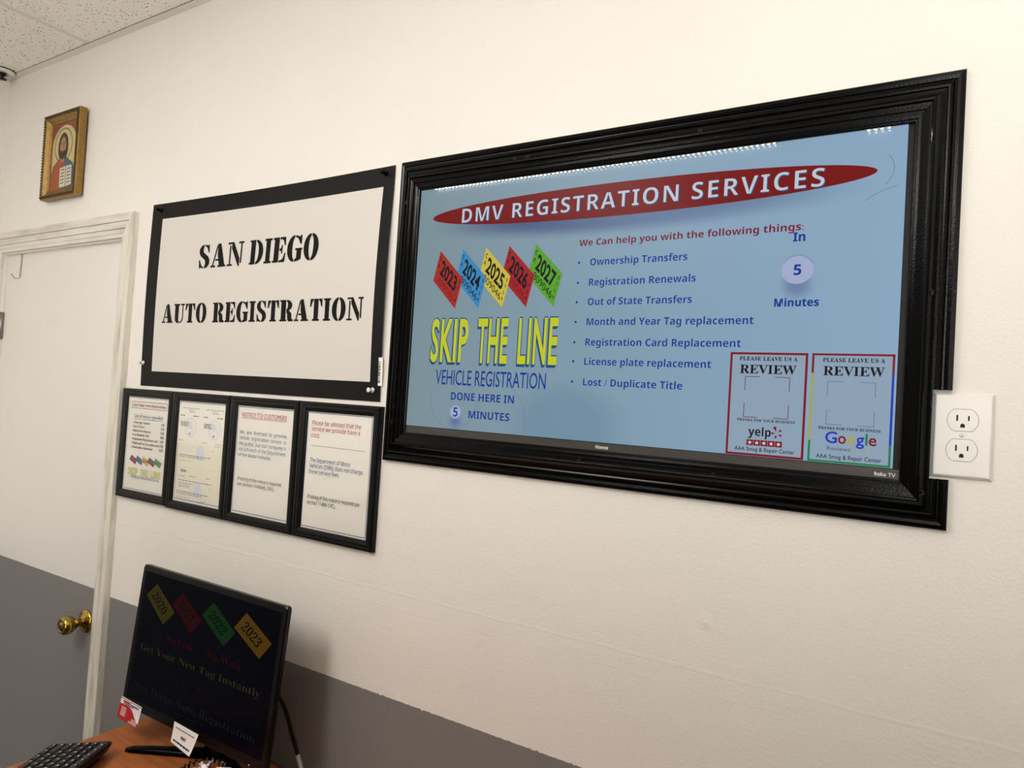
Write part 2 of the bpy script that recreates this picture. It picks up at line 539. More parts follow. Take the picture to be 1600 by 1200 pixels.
def casing(name, kind):
    """door casing: two legs and a head with stepped reeding"""
    m = MB()
    # profile from the opening edge outward: (distance, projection)
    prof = [(0.0, 0.0), (0.0, 0.009), (0.010, 0.010), (0.012, 0.012), (0.022, 0.012), (0.0225, 0.0105), (0.025, 0.0105), (0.0255, 0.0145),
            (0.042, 0.0145), (0.0425, 0.0125), (0.045, 0.0125), (0.0455, 0.017), (0.062, 0.0185), (0.067, 0.0175), (0.0672, 0.0)]
    T = DOOR[2]
    for side, x0 in ((-1, DOOR[0]), (1, DOOR[1])):
        sc = 1.0 if side > 0 else (DOOR[0] - XL - 0.001) / 0.0672
        vs_ = []
        for dd, h in prof:
            vs_.append((x0 + side * dd * sc, -h, 0.0)); vs_.append((x0 + side * dd * sc, -h, T + dd))
        fs = [(2 * i, 2 * i + 1, 2 * i + 3, 2 * i + 2) for i in range(len(prof) - 1)]
        m.mesh(vs_, fs, M_casing)
    vs_ = []
    sl = (DOOR[0] - XL - 0.001) / 0.0672
    for dd, h in prof:
        vs_.append((DOOR[0] - dd * sl, -h, T + dd)); vs_.append((DOOR[1] + dd, -h, T + dd))
    fs = [(2 * i, 2 * i + 1, 2 * i + 3, 2 * i + 2) for i in range(len(prof) - 1)]
    m.mesh(vs_, fs, M_casing_h)
    # stop strips inside the opening
    m.box(DOOR[0], DOOR[1], 0.0, 0.012, T - 0.005, T, M_metal_white)
    o = struct(m.build(name))
    o.name = name
    return o
casing('trim_1', 'casing')

# wire hook over the top of the door
t = thing('door_hook', 'thin bent wire hook hanging over the top of the door', 'hook', (-1.668, 0.010, 1.95))
m = MB()
m.tube([(-1.668, 0.030, 2.0215), (-1.668, 0.010, 2.0215), (-1.668, 0.0095, 2.012), (-1.669, 0.009, 1.98), (-1.670, 0.0085, 1.942), (-1.6715, 0.005, 1.9365),
        (-1.676, -0.001, 1.9365), (-1.682, -0.006, 1.942), (-1.688, -0.010, 1.951)], 0.0017, M_steel, n=8)
m.build('wire', t)

# ================================================================== TELEVISION AND ITS MOULDING FRAME
FO = (0.0075, 0.9975, 1.4900, 2.1075)           # outer edge of the frame x0 x1 z0 z1
FI = (0.0625, 0.9400, 1.5510, 2.0430)           # inner edge
fr = thing('moulding_frame', 'wide glossy black moulding frame around the wall television, notched for the outlet', 'frame', (0.5, 0.0, FO[2]))
PROF = [(0.0, 0.0), (0.0, 8), (.02, 9.5), (.10, 11), (.17, 10), (.185, 7.5), (.22, 7.5), (.24, 11), (.27, 13.2), (.31, 14.2), (.345, 13.4), (.36, 11.6),
        (.38, 12.0), (.42, 12.8), (.46, 14.2), (.50, 16.2), (.54, 18.8), (.565, 20.5), (.575, 21.6), (.60, 22.6), (.63, 22.4), (.65, 21.0), (.655, 18.5),
        (.70, 18.0), (.78, 17.4), (.785, 14.5), (.87, 14.0), (.93, 13.2), (.945, 10.8), (.98, 10.4), (1.0, 9.6), (1.0, 6.2)]
def moulding(name, side, cut0=None):
    m = MB()
    x0, x1, z0, z1 = FO; a0, a1, b0, b1 = FI
    vs_ = []
    for s, h in PROF:
        h /= 1000.0
        xl, xr, zb, zt = x0 + s * (a0 - x0), x1 + s * (a1 - x1), z0 + s * (b0 - z0), z1 + s * (b1 - z1)
        e = {'top': ((xl, zt), (xr, zt)), 'bottom': ((xr, zb), (xl, zb)), 'left': ((xl, zb), (xl, zt)), 'right': ((xr, zt), (xr, zb))}[side]
        vs_.append((e[0][0], -h, e[0][1])); vs_.append((e[1][0], -h, e[1][1]))
    n = len(PROF)
    fs = [(2 * i, 2 * i + 1, 2 * i + 3, 2 * i + 2) for i in range(n - 1)]
    m.mesh(vs_, fs, M_black_gloss)
    if cut0 is not None:
        zc0, zc1, xc = cut0
        m2 = MB()
        # three lengths: above the notch, beside it (narrower), below it
        def length(za, zb_, xmax, mitre_top, mitre_bot):
            va = []; k = []
            pr = []
            for s, h in PROF:
                pr.append((x1 + s * (a1 - x1), h / 1000.0, s))
            if xmax is not None:
                q = [p for p in pr if p[0] <= xmax]
                # height where the cut falls
                for i in range(len(pr) - 1):
                    if pr[i][0] > xmax >= pr[i + 1][0]:
                        f_ = (pr[i][0] - xmax) / (pr[i][0] - pr[i + 1][0])
                        hh = pr[i][1] + f_ * (pr[i + 1][1] - pr[i][1]); ss = pr[i][2] + f_ * (pr[i + 1][2] - pr[i][2])
                        q = [(xmax, 0.0, ss), (xmax, hh, ss)] + [p for p in pr if p[0] < xmax]
                        break
                pr = q
            for px, h, s in pr:
                top = z1 + s * (b1 - z1) if mitre_top else za
                bot = z0 + s * (b0 - z0) if mitre_bot else zb_
                va.append((px, -h, top)); va.append((px, -h, bot))
            nn = len(pr)
            fs_ = [(2 * i, 2 * i + 1, 2 * i + 3, 2 * i + 2) for i in range(nn - 1)]
            if not mitre_top: fs_.append(tuple(2 * i for i in range(nn)))
            if not mitre_bot: fs_.append(tuple(2 * i + 1 for i in reversed(range(nn))))
            m2.mesh(va, fs_, M_black_gloss)
        length(0, zc1, None, True, False); length(zc1, zc0, xc, False, False); length(zc0, 0, None, False, True)
        m = m2
    return m.build(name, fr, recalc=(cut0 is not None))
for sd in ('top', 'bottom', 'left'):
    moulding('moulding', sd)
moulding('moulding', 'right', (1.5570, 1.6755, 0.9752))
# screws through the moulding: (x, z, height of the surface there)
def prof_h(s):
    for i in range(len(PROF) - 1):
        if PROF[i][0] <= s <= PROF[i + 1][0] and PROF[i + 1][0] > PROF[i][0]:
            f_ = (s - PROF[i][0]) / (PROF[i + 1][0] - PROF[i][0]); return (PROF[i][1] + f_ * (PROF[i + 1][1] - PROF[i][1])) / 1000
    return 0.01
def screw(x, z, s):
    h = prof_h(s)
    m = MB(); m.lathe([(0.0040, -0.002), (0.0042, 0.0006), (0.0034, 0.0012), (0.0020, 0.0006), (0.0008, 0.0002)], (x, -h, z), (0, -1, 0), M_screw, n=14)
    m.build('screw', fr)
for x in (0.292, 0.318, 0.640):
    screw(x, FO[3] + .52 * (FI[3] - FO[3]), .52)
for x in (0.200, 0.462, 0.690):
    screw(x, FO[2] + .68 * (FI[2] - FO[2]), .68)
for z, s in ((2.020, .50), (1.570, .50)):
    screw(FO[0] + s * (FI[0] - FO[0]), z, s)
screw(FO[1] + .52 * (FI[1] - FO[1]), 1.805, .52)
screw(FO[1] + .52 * (FI[1] - FO[1]), 1.537, .52)

# ---- television
tv = thing('television', 'flat television showing the blue registration services slide, set in the black moulding frame', 'television', (0.4955, 0.04, 1.553))
TX0, TX1, TZ0, TZ1 = 0.0565, 0.9405, 1.5500, 2.0590   # body
SX0, SX1, SZ0, SZ1 = 0.0600, 0.9315, 1.5650, 2.0555   # lit area
m = MB()
m.box(TX0, TX1, -0.0005, 0.06, TZ0, TZ1, M_black_matte)
hs = m.build('housing', tv)
m = MB()
m.box(TX0, TX1, -0.0055, -0.0007, TZ0, SZ0 - 0.0010, M_bezel)
m.box(SX1 + 0.0002, TX1, -0.0050, -0.0007, SZ0 - .001, TZ1, M_black_matte)
m.box(TX0, SX0 - 0.0002, -0.0050, -0.0007, SZ0 - .001, TZ1, M_black_matte)
m.box(SX0 - 0.0002, SX1 + .0002, -0.0045, -0.0007, SZ1 + .0002, TZ1, M_black_matte)
M_logo = mat('pale_logo_ink', (225, 222, 215), rough=0.4)
text(m, 'Hisense', 0.4845, 0.5080, 1.5542, 0.0058, -0.0057, M_logo, 'bold', 0.0)
text(m, 'Roku', 0.9098, 0.9240, 1.5537, 0.0050, -0.0057, M_logo, 'bold', 0.0)
text(m, 'TV', 0.9265, 0.9358, 1.5537, 0.0050, -0.0057, M_logo, 'sans', 0.005)
m.build('bezel', tv, recalc=False)

def lit(name, rgb, k=1.0, rough=0.28):
    """a colour shown by the display"""
    mm = mat('display_' + name, (3, 3, 3) if name.startswith('monitor') else (13, 13, 14), rough=rough, spec=0.05 if name.startswith('monitor') else 0.07, emit=rgb, estr=k)
    return mm
D_bg = lit('background', (126, 150, 168))
def display_background():
    nt, N, L, b = nodes_of(D_bg)
    tc = N.new('ShaderNodeTexCoord'); sp = N.new('ShaderNodeSeparateXYZ')
    L.new(tc.outputs['Object'], sp.inputs[0])
    # slide picture: pale teal on the left to blue on the right, blurred drop shadow of the banner
    fx = math_node(N, L, 'DIVIDE', math_node(N, L, 'ADD', sp.outputs['X'], 0.43), 0.86)
    mx = N.new('ShaderNodeMix'); mx.data_type = 'RGBA'
    mx.inputs['A'].default_value = lin((121, 142, 150)); mx.inputs['B'].default_value = lin((134, 164, 190))
    L.new(fx, mx.inputs['Factor'])
    def blob(cx, cz, rx, rz, soft):
        dx = math_node(N, L, 'DIVIDE', math_node(N, L, 'SUBTRACT', sp.outputs['X'], cx), rx)
        dz = math_node(N, L, 'DIVIDE', math_node(N, L, 'SUBTRACT', sp.outputs['Z'], cz), rz)
        dd = math_node(N, L, 'ADD', math_node(N, L, 'POWER', math_node(N, L, 'ABSOLUTE', dx), 2.0), math_node(N, L, 'POWER', math_node(N, L, 'ABSOLUTE', dz), 2.0))
        dd = math_node(N, L, 'SQRT', dd)
        mr = N.new('ShaderNodeMapRange'); mr.interpolation_type = 'SMOOTHSTEP'
        mr.inputs['From Min'].default_value = 1.0; mr.inputs['From Max'].default_value = 1.0 - soft
        L.new(dd, mr.inputs['Value'])
        return mr.outputs[0]
    ox, oz = 0.4955, 1.553
    cur = mx.outputs['Result']
    for cx, cz, rx, rz, soft, rgb, am in ((0.495, 1.964, 0.425, 0.046, 0.55, (58, 74, 120), 0.85), (0.795, 1.826, 0.030, 0.030, 0.8, (84, 98, 148), 0.8),
                                       (0.182, 1.580, 0.022, 0.018, 0.9, (90, 104, 158), 0.8), (0.42, 1.585, 0.14, 0.10, 0.6, (104, 132, 156), 0.6),
                                       (0.72, 1.93, 0.5, 0.22, 0.9, (138, 166, 190), 0.35)):
        k = math_node(N, L, 'MULTIPLY', blob(cx - ox, cz - oz, rx, rz, soft), am)
        m2 = N.new('ShaderNodeMix'); m2.data_type = 'RGBA'
        m2.inputs['B'].default_value = lin(rgb)
        L.new(cur, m2.inputs['A']); L.new(k, m2.inputs['Factor'])
        cur = m2.outputs['Result']
    L.new(cur, b.inputs['Emission Color'])
display_background()
D_red = lit('banner_red', (114, 10, 9)); D_white = lit('banner_white', (186, 196, 206)); D_head = lit('headline_red', (116, 18, 38))
D_blue = lit('text_blue', (18, 54, 140)); D_navy = lit('shadow_navy', (30, 74, 118)); D_yel = lit('yellow', (190, 196, 40))
D_black = lit('black', (16, 20, 26)); D_pale = lit('ball', (158, 168, 200)); D_line = lit('bubble_line', (98, 120, 138)); D_card = lit('card', (138, 158, 178))
D_cardr = lit('card_red', (122, 22, 32)); D_cardb = lit('card_blue', (28, 56, 176)); D_cardg = lit('card_green', (38, 122, 74)); D_cardy = lit('card_yellow', (168, 158, 66))
D_tagr = lit('tag_red', (158, 44, 34)); D_tagr2 = lit('tag_crimson', (156, 34, 40)); D_tagb = lit('tag_blue', (58, 132, 182)); D_tagy = lit('tag_yellow', (196, 180, 66)); D_tagg = lit('tag_green', (86, 156, 44))
D_bracket = lit('bracket', (92, 108, 128)); D_maroon = lit('bracket_red', (116, 40, 60)); D_star = lit('star_pale', (206, 206, 214)); D_dgrey = lit('grey_letters', (78, 90, 104))

SY = -0.0020
def ly(k): return SY - 0.00018 * k
m = MB()
m.rect(SX0, SX1, SZ0, SZ1, SY, D_bg)
# big pale bubbles
m.ring(0.175, 1.622, 0.0560, 0.0568, ly(1), D_line, a0=math.pi * .9, a1=math.pi * 2.05, n=48)
m.ring(0.264, 1.588, 0.0745, 0.0753, ly(1), D_line, a0=-.25, a1=math.pi * .75, n=40)
m.ring(0.888, 1.985, 0.028, 0.0288, ly(1), D_line, a0=-.9, a1=.75, n=20)
m.ring(0.94, 1.86, 0.101, 0.1017, ly(1), D_line, a0=1.75, a1=2.2, n=12)
# banner
m.ellipse(0.4955, 1.9838, 0.400, 0.0292, ly(2), D_red, n=96)
text(m, 'DMV REGISTRATION SERVICES', 0.1695, 0.8277, 1.9675, 0.0282, ly(4), D_navy, 'bold', -0.006, 1.12)
text(m, 'DMV REGISTRATION SERVICES', 0.1680, 0.8262, 1.9690, 0.0280, ly(5), D_white, 'bold', -0.012, 1.12)
# headline and list
text(m, 'We Can help you with the following things:', 0.4287, 0.8005, 1.9062, 0.0112, ly(3), D_head, 'bold')
for s, xr, zb in (('Ownership Transfers', 0.6258, 1.8708), ('Registration Renewals', 0.6415, 1.8352), ('Out of State Transfers', 0.6369, 1.8010), ('Month and Year Tag replacement', 0.7352, 1.7660),
                  ('Registration Card Replacement', 0.7179, 1.7304), ('License plate replacement', 0.6737, 1.6968), ('Lost / Duplicate Title', 0.6291, 1.6610)):
    text(m, s, 0.4522, xr, zb, 0.0122, ly(3), D_blue, 'bold', -0.004)
    m.ellipse(0.4306, zb + 0.0058, 0.0022, 0.0022, ly(3), D_blue, n=16)
text(m, 'In', 0.7864, 0.8037, 1.8898, 0.0132, ly(3), D_blue, 'bold', 0.012)
m.ellipse(0.7946, 1.8465, 0.0228, 0.0208, ly(2), D_pale, n=40)
m.ring(0.7946, 1.8465, 0.0222, 0.0228, ly(3), D_line, a0=.4, a1=2.7, n=24)
text(m, '5', 0.7895, 0.8003, 1.8392, 0.0155, ly(3), D_blue, 'bold', 0.01)
text(m, 'Minutes', 0.7640, 0.8268, 1.7922, 0.0118, ly(3), D_blue, 'bold', 0.012)
# year tags (parallelogram stickers), right ones behind
tags = [(0.3405, 'g', '2027', D_tagg), (0.2831, 'r2', '2026', D_tagr2), (0.2313, 'y', '2025', D_tagy), (0.1772, 'b', '2024', D_tagb), (0.1220, 'r', '2023', D_tagr)]
A_, B_, C_, Dd = (0.0, 1.9163), (0.0583, 1.8588), (0.0440, 1.7997), (-0.0142, 1.8572)
for k, (tx, nm, yr, mt) in enumerate(tags):
    P = [(tx + p[0], p[1]) for p in (A_, B_, C_, Dd)]
    yb = ly(4 + 3 * k)
    m.flat([P[3], P[2], P[1], P[0]], yb, mt)
    ux, uz = (B_[0] - A_[0]), (B_[1] - A_[1])            # along the top edge
    vx, vz = (Dd[0] - A_[0]), (Dd[1] - A_[1])            # down the left edge
    def on_tag(px, pz, tx=tx, yb=yb, ux=ux, uz=uz, vx=vx, vz=vz):
        return (tx + px * ux + (1 - pz) * vx, yb - 0.0003, A_[1] + px * uz + (1 - pz) * vz)
    text(m, yr, 0.16, 0.84, 0.40, 0.44, 0, D_black, 'plain', 0.028, 1.0, fn=on_tag)
    text(m, '809046', 0.16, 0.86, 0.10, 0.21, 0, D_black if nm != 'r' and nm != 'r2' else D_cardr, 'plain', 0.0, 1.0, fn=on_tag)
    for q, ch in enumerate('CA'):
        text(m, ch, 0.05, 0.12, 0.74 - 0.22 * q, 0.14, 0, D_black, 'bold', fn=on_tag)
    for q, ch in enumerate('STLR'):
        text(m, ch, 0.90, 0.95, 0.76 - 0.20 * q, 0.10, 0, D_black, 'bold', fn=on_tag)
# SKIP THE LINE
for dx, dz, mt, kk, of in ((-0.0022, -0.0030, D_navy, 2, 0.040), (0.0, 0.0, D_navy, 3, 0.042), (0, 0, D_yel, 4, 0.022)):
    for wd, xa, xb in (('SKIP', 0.1108, 0.2010), ('THE', 0.2232, 0.2915), ('LINE', 0.3148, 0.3970)):
        e = 0.0012 if of > 0.05 else 0.0
        text(m, wd, xa - e + dx, xb + e + dx, 1.6975 + dz, 0.0800, ly(kk), mt, 'plain', of, 1.08)
text(m, 'VEHICLE REGISTRATION', 0.1280, 0.3780, 1.6510, 0.0285, ly(3), D_blue, 'plain', 0.004)
text(m, 'DONE HERE IN', 0.1686, 0.3133, 1.6219, 0.0146, ly(3), D_blue, 'bold')
m.ellipse(0.1818, 1.5985, 0.0125, 0.0128, ly(2), D_pale, n=32)
text(m, '5', 0.1765, 0.1872, 1.5898, 0.0178, ly(3), D_blue, 'bold')
text(m, 'MINUTES', 0.2133, 0.3057, 1.5888, 0.0142, ly(3), D_blue, 'bold')
# review cards
def star(cx, cz, r, y, mt):
    pts = []
    for i in range(10):
        a = math.pi / 2 + i * math.pi / 5; rr = r if i % 2 == 0 else r * .42
        pts.append((cx + rr * math.cos(a), cz + rr * math.sin(a)))
    m.flat(pts, y, mt)
def brackets(x0, x1, z0, z1, l, w, y, mt):
    for sx, xx in ((1, x0), (-1, x1)):
        for sz, zz in ((1, z0), (-1, z1)):
            m.rect(min(xx, xx + sx * l), max(xx, xx + sx * l), min(zz, zz + sz * w), max(zz, zz + sz * w), y, mt)
            m.rect(min(xx, xx + sx * w), max(xx, xx + sx * w), min(zz, zz + sz * l), max(zz, zz + sz * l), y, mt)
c0, c1, e0, e1 = 0.7032, 0.8160, 1.5655, 1.7226
m.rect(c0, c1, e0, e1, ly(2), D_cardr); m.rect(c0 + .0034, c1 - .0034, e0 + .0034, e1 - .0034, ly(3), D_card)
text(m, 'PLEASE LEAVE US A', 0.7175, 0.8017, 1.7103, 0.0058, ly(4), D_black, 'serif', 0.012, 1.06)
text(m, 'REVIEW', 0.7187, 0.8005, 1.6904, 0.0132, ly(4), D_black, 'serif', 0.004)
brackets(0.7270, 0.7925, 1.6234, 1.6860, 0.0215, 0.0010, ly(4), D_maroon)
text(m, 'THANKS FOR YOUR BUSINESS', 0.7181, 0.8020, 1.6176, 0.0036, ly(4), D_black, 'serif', 0.014, 1.1)
text(m, 'yelp', 0.7361, 0.7690, 1.5960, 0.0128, ly(4), D_black, 'bold')
for i in range(5):
    a = math.pi * .62 - i * 2 * math.pi / 5
    r1 = .0098 if i == 0 else .0074
    bx, bz = 0.7775, 1.6020
    w = .26
    m.flat([(bx + .0022 * math.cos(a), bz + .0022 * math.sin(a)), (bx + r1 * math.cos(a - w), bz + r1 * math.sin(a - w)),
            (bx + r1 * 1.05 * math.cos(a), bz + r1 * 1.05 * math.sin(a)), (bx + r1 * math.cos(a + w), bz + r1 * math.sin(a + w))], ly(4), D_cardr)
for i in range(5):
    x = 0.7341 + i * 0.0104
    m.rect(x, x + 0.0099, 1.5812, 1.5899, ly(4), D_cardr); star(x + .00495, 1.5855, .0034, ly(5), D_star)
text(m, 'AAA Smog & Repair Center', 0.7166, 0.8038, 1.5727, 0.0058, ly(4), D_black, 'plain', 0.008)
c0, c1 = 0.8215, 0.9287
m.rect(c0, c1, e0, e1, ly(2), D_card)
t_ = .0030
m.rect(c0, c1, e1 - t_, e1, ly(3), D_cardr); m.rect(c0, c0 + t_, 1.694, e1, ly(3), D_cardr); m.rect(c1 - t_, c1, 1.694, e1, ly(3), D_cardr)
m.rect(c0, c0 + t_, 1.596, 1.694, ly(3), D_cardy); m.rect(c1 - t_, c1, 1.596, 1.694, ly(3), D_cardb)
m.rect(c0, c1, e0, e0 + t_, ly(3), D_cardg); m.rect(c0, c0 + t_, e0, 1.596, ly(3), D_cardg); m.rect(c1 - t_, c1, e0, 1.596, ly(3), D_cardg)
text(m, 'PLEASE LEAVE US A', 0.8362, 0.9165, 1.7103, 0.0058, ly(4), D_black, 'serif', 0.012, 1.06)
text(m, 'REVIEW', 0.8375, 0.9165, 1.6910, 0.0130, ly(4), D_black, 'serif', 0.004)
brackets(0.8440, 0.9065, 1.6200, 1.6825, 0.0210, 0.0008, ly(4), D_bracket)
text(m, 'THANKS FOR YOUR BUSINESS', 0.8342, 0.9148, 1.6130, 0.0038, ly(4), D_black, 'serif', 0.014, 1.1)
gx = 0.8442
for ch, wd, mt in (('G', .0158, D_cardb), ('o', .0105, D_cardr), ('o', .0105, D_cardy), ('g', .0105, D_cardb), ('l', .0030, D_cardg), ('e', .0100, D_cardr)):
    text(m, ch, gx, gx + wd, 1.5940, 0.0158, ly(4), mt, 'plain', 0.016)
    gx += wd + .0012
text(m, 'Reviews', 0.8472, 0.8780, 1.5835, 0.0056, ly(4), D_dgrey, 'plain', 0.004)
for i in range(5):
    star(0.8825 + i * .00525, 1.5858, .0020, ly(4), D_cardy)
text(m, 'AAA Smog & Repair Center', 0.8333, 0.9173, 1.5715, 0.0058, ly(4), D_black, 'plain', 0.008)
m.build('screen', tv, recalc=False)

# LED strip tucked under the upper lip of the frame, shining on the screen
M_strip = mat('led_strip_backing', (150, 150, 145), rough=0.5)
M_led = mat('led_glow', (255, 255, 250), emit=(255, 250, 238), estr=650.0)
m = MB()
zz = FI[3] - 0.0012
spans = ((0.098, 0.757), (0.878, 0.912))
for xa, xb in spans:
    m.box(xa, xb, -0.0092, -0.0042, zz, zz + .0008, M_strip)
    n = int((xb - xa) / 0.0083)
    for i in range(n):
        x = xa + (i + .5) * (xb - xa) / n
        m.poly([(x - .0008, -0.0070, zz - .0004), (x - .0008, -0.0058, zz - .0004), (x + .0008, -0.0058, zz - .0004), (x + .0008, -0.0070, zz - .0004)], M_led)
m.build('led_strip', fr, recalc=False)

# ================================================================== WALL OUTLET
ol = thing('wall_outlet', 'white two-socket outlet plate overlapping the notch in the black frame', 'outlet', (1.0102, 0.0, 1.5600))
m = MB()
px0, px1, pz0, pz1 = 0.9758, 1.0452, 1.5594, 1.6728
b1_, b2_ = 0.0035, 0.0060
vs_ = []
for ins, h in ((0, 0.0), (0, 0.0016), (b1_, 0.0058), (b1_ + .0015, 0.0062)):
    vs_ += [(px0 + ins, -h, pz0 + ins), (px1 - ins, -h, pz0 + ins), (px1 - ins, -h, pz1 - ins), (px0 + ins, -h, pz1 - ins)]
fs = []
for k in range(3):
    for i in range(4):
        j = (i + 1) % 4; fs.append((k * 4 + i, k * 4 + j, (k + 1) * 4 + j, (k + 1) * 4 + i))
fs.append((12, 13, 14, 15))
m.mesh(vs_, fs, M_plate)
plate = m.build('cover_plate', ol)
def receptacle(cx, cz):
    m = MB()
    R_, hz = 0.0173, 0.0142
    def outline(r, h2):
        pts = []
        a = math.asin(min(1, h2 / r))
        for i in range(13):
            t2 = -a + 2 * a * i / 12; pts.append((cx + r * math.cos(t2), cz + r * math.sin(t2)))
        for i in range(13):
            t2 = math.pi - a + 2 * a * i / 12; pts.append((cx + r * math.cos(t2), cz + r * math.sin(t2)))
        return pts
    o = outline(R_ + .0006, hz + .0006)
    m.flat(o, -0.00632, mat('socket_seam', (120, 114, 106), rough=.8))
    o = outline(R_, hz)
    m.prism([(x, -0.0070, z) for x, z in o], M_plate, (0, 0.0015, 0))
    rc = m.build('receptacle', ol)
    s = MB()
    s.box(cx - .0073, cx - .0053, -0.00715, -0.0068, cz - .0012, cz + .0068, M_slot)
    s.box(cx + .0057, cx + .0075, -0.00715, -0.0068, cz - .0004, cz + .0060, M_slot)
    g = [(cx - .0026, cz - .0096), (cx + .0026, cz - .0096)] + [(cx + .0026 * math.cos(a), cz - .0072 + .0028 * math.sin(a)) for a in [math.pi * i / 10 for i in range(11)]]
    s.prism([(x, -0.00715, z) for x, z in g], M_slot, (0, 0.0004, 0))
    s.build('slots', rc)
receptacle(1.0104, 1.6366); receptacle(1.0104, 1.5972)
m = MB(); m.lathe([(0.0030, 0.0), (0.0030, 0.0006), (0.0022, 0.0011), (0.0003, 0.0012)], (1.0104, -0.0061, 1.6168), (0, -1, 0), M_plate, n=20)
sc_ = m.build('screw', ol)
m = MB(); m.box(1.0101, 1.0107, -0.0074, -0.0072, 1.6146, 1.6190, M_ink_grey); m.build('screw_slot', sc_)

# ================================================================== POSTER
PX0, PX1, PZ0, PZ1 = -0.8955, -0.0150, 1.6080, 2.1078
IX0, IX1, IZ0, IZ1 = -0.8460, -0.0452, 1.6487, 2.0648
po = thing('poster', 'large white poster with black border and two lines of black stencil lettering', 'poster', (-0.455, 0.0, PZ0))
def sag(x, z):
    u = (x - PX0) / (PX1 - PX0); w = (z - PZ0) / (PZ1 - PZ0)
    y = 0.0020 + 0.0035 * math.sin(math.pi * u) * math.sin(math.pi * w) ** 2
    y += 0.0075 * math.sin(math.pi * min(1, max(0, w * 1.05))) * u ** 3          # right edge lifts between its pins
    y += 0.0040 * math.sin(math.pi * w) * (1 - u) ** 4
    y += 0.0016 * math.sin(5.2 * u + 1.0) * (w - .5)
    return y
def drop(x, z):
    u = (x - PX0) / (PX1 - PX0); w = (z - PZ0) / (PZ1 - PZ0)
    return -0.0035 * math.sin(math.pi * u) * w ** 3          # top edge sags a little between the pins
def pp(x, z, k=0.0):
    return (x, -sag(x, z) - k, z + drop(x, z))
m = MB()
def cuts(a, b, ia, ib, n):
    c = {a, ia, ib, b}
    for i in range(1, n): c.add(ia + (ib - ia) * i / n)
    return sorted(c)
xs = cuts(PX0, PX1, IX0, IX1, 28); zs = cuts(PZ0, PZ1, IZ0, IZ1, 16)
for i in range(len(xs) - 1):
    for k in range(len(zs) - 1):
        cx, cz = (xs[i] + xs[i + 1]) / 2, (zs[k] + zs[k + 1]) / 2
        inn = IX0 < cx < IX1 and IZ0 < cz < IZ1
        m.poly([pp(xs[i], zs[k]), pp(xs[i + 1], zs[k]), pp(xs[i + 1], zs[k + 1]), pp(xs[i], zs[k + 1])], M_poster_white if inn else M_poster_black, True)
def _arc(cx, cz, rx, rz, a0, a1, n=16):
    return [(cx + rx * math.cos(math.radians(a0 + (a1 - a0) * i / n)), cz + rz * math.sin(math.radians(a0 + (a1 - a0) * i / n))) for i in range(n + 1)]
def _r(x0, x1, z0, z1):
    return [(x0, z0), (x1, z0), (x1, z1), (x0, z1)]
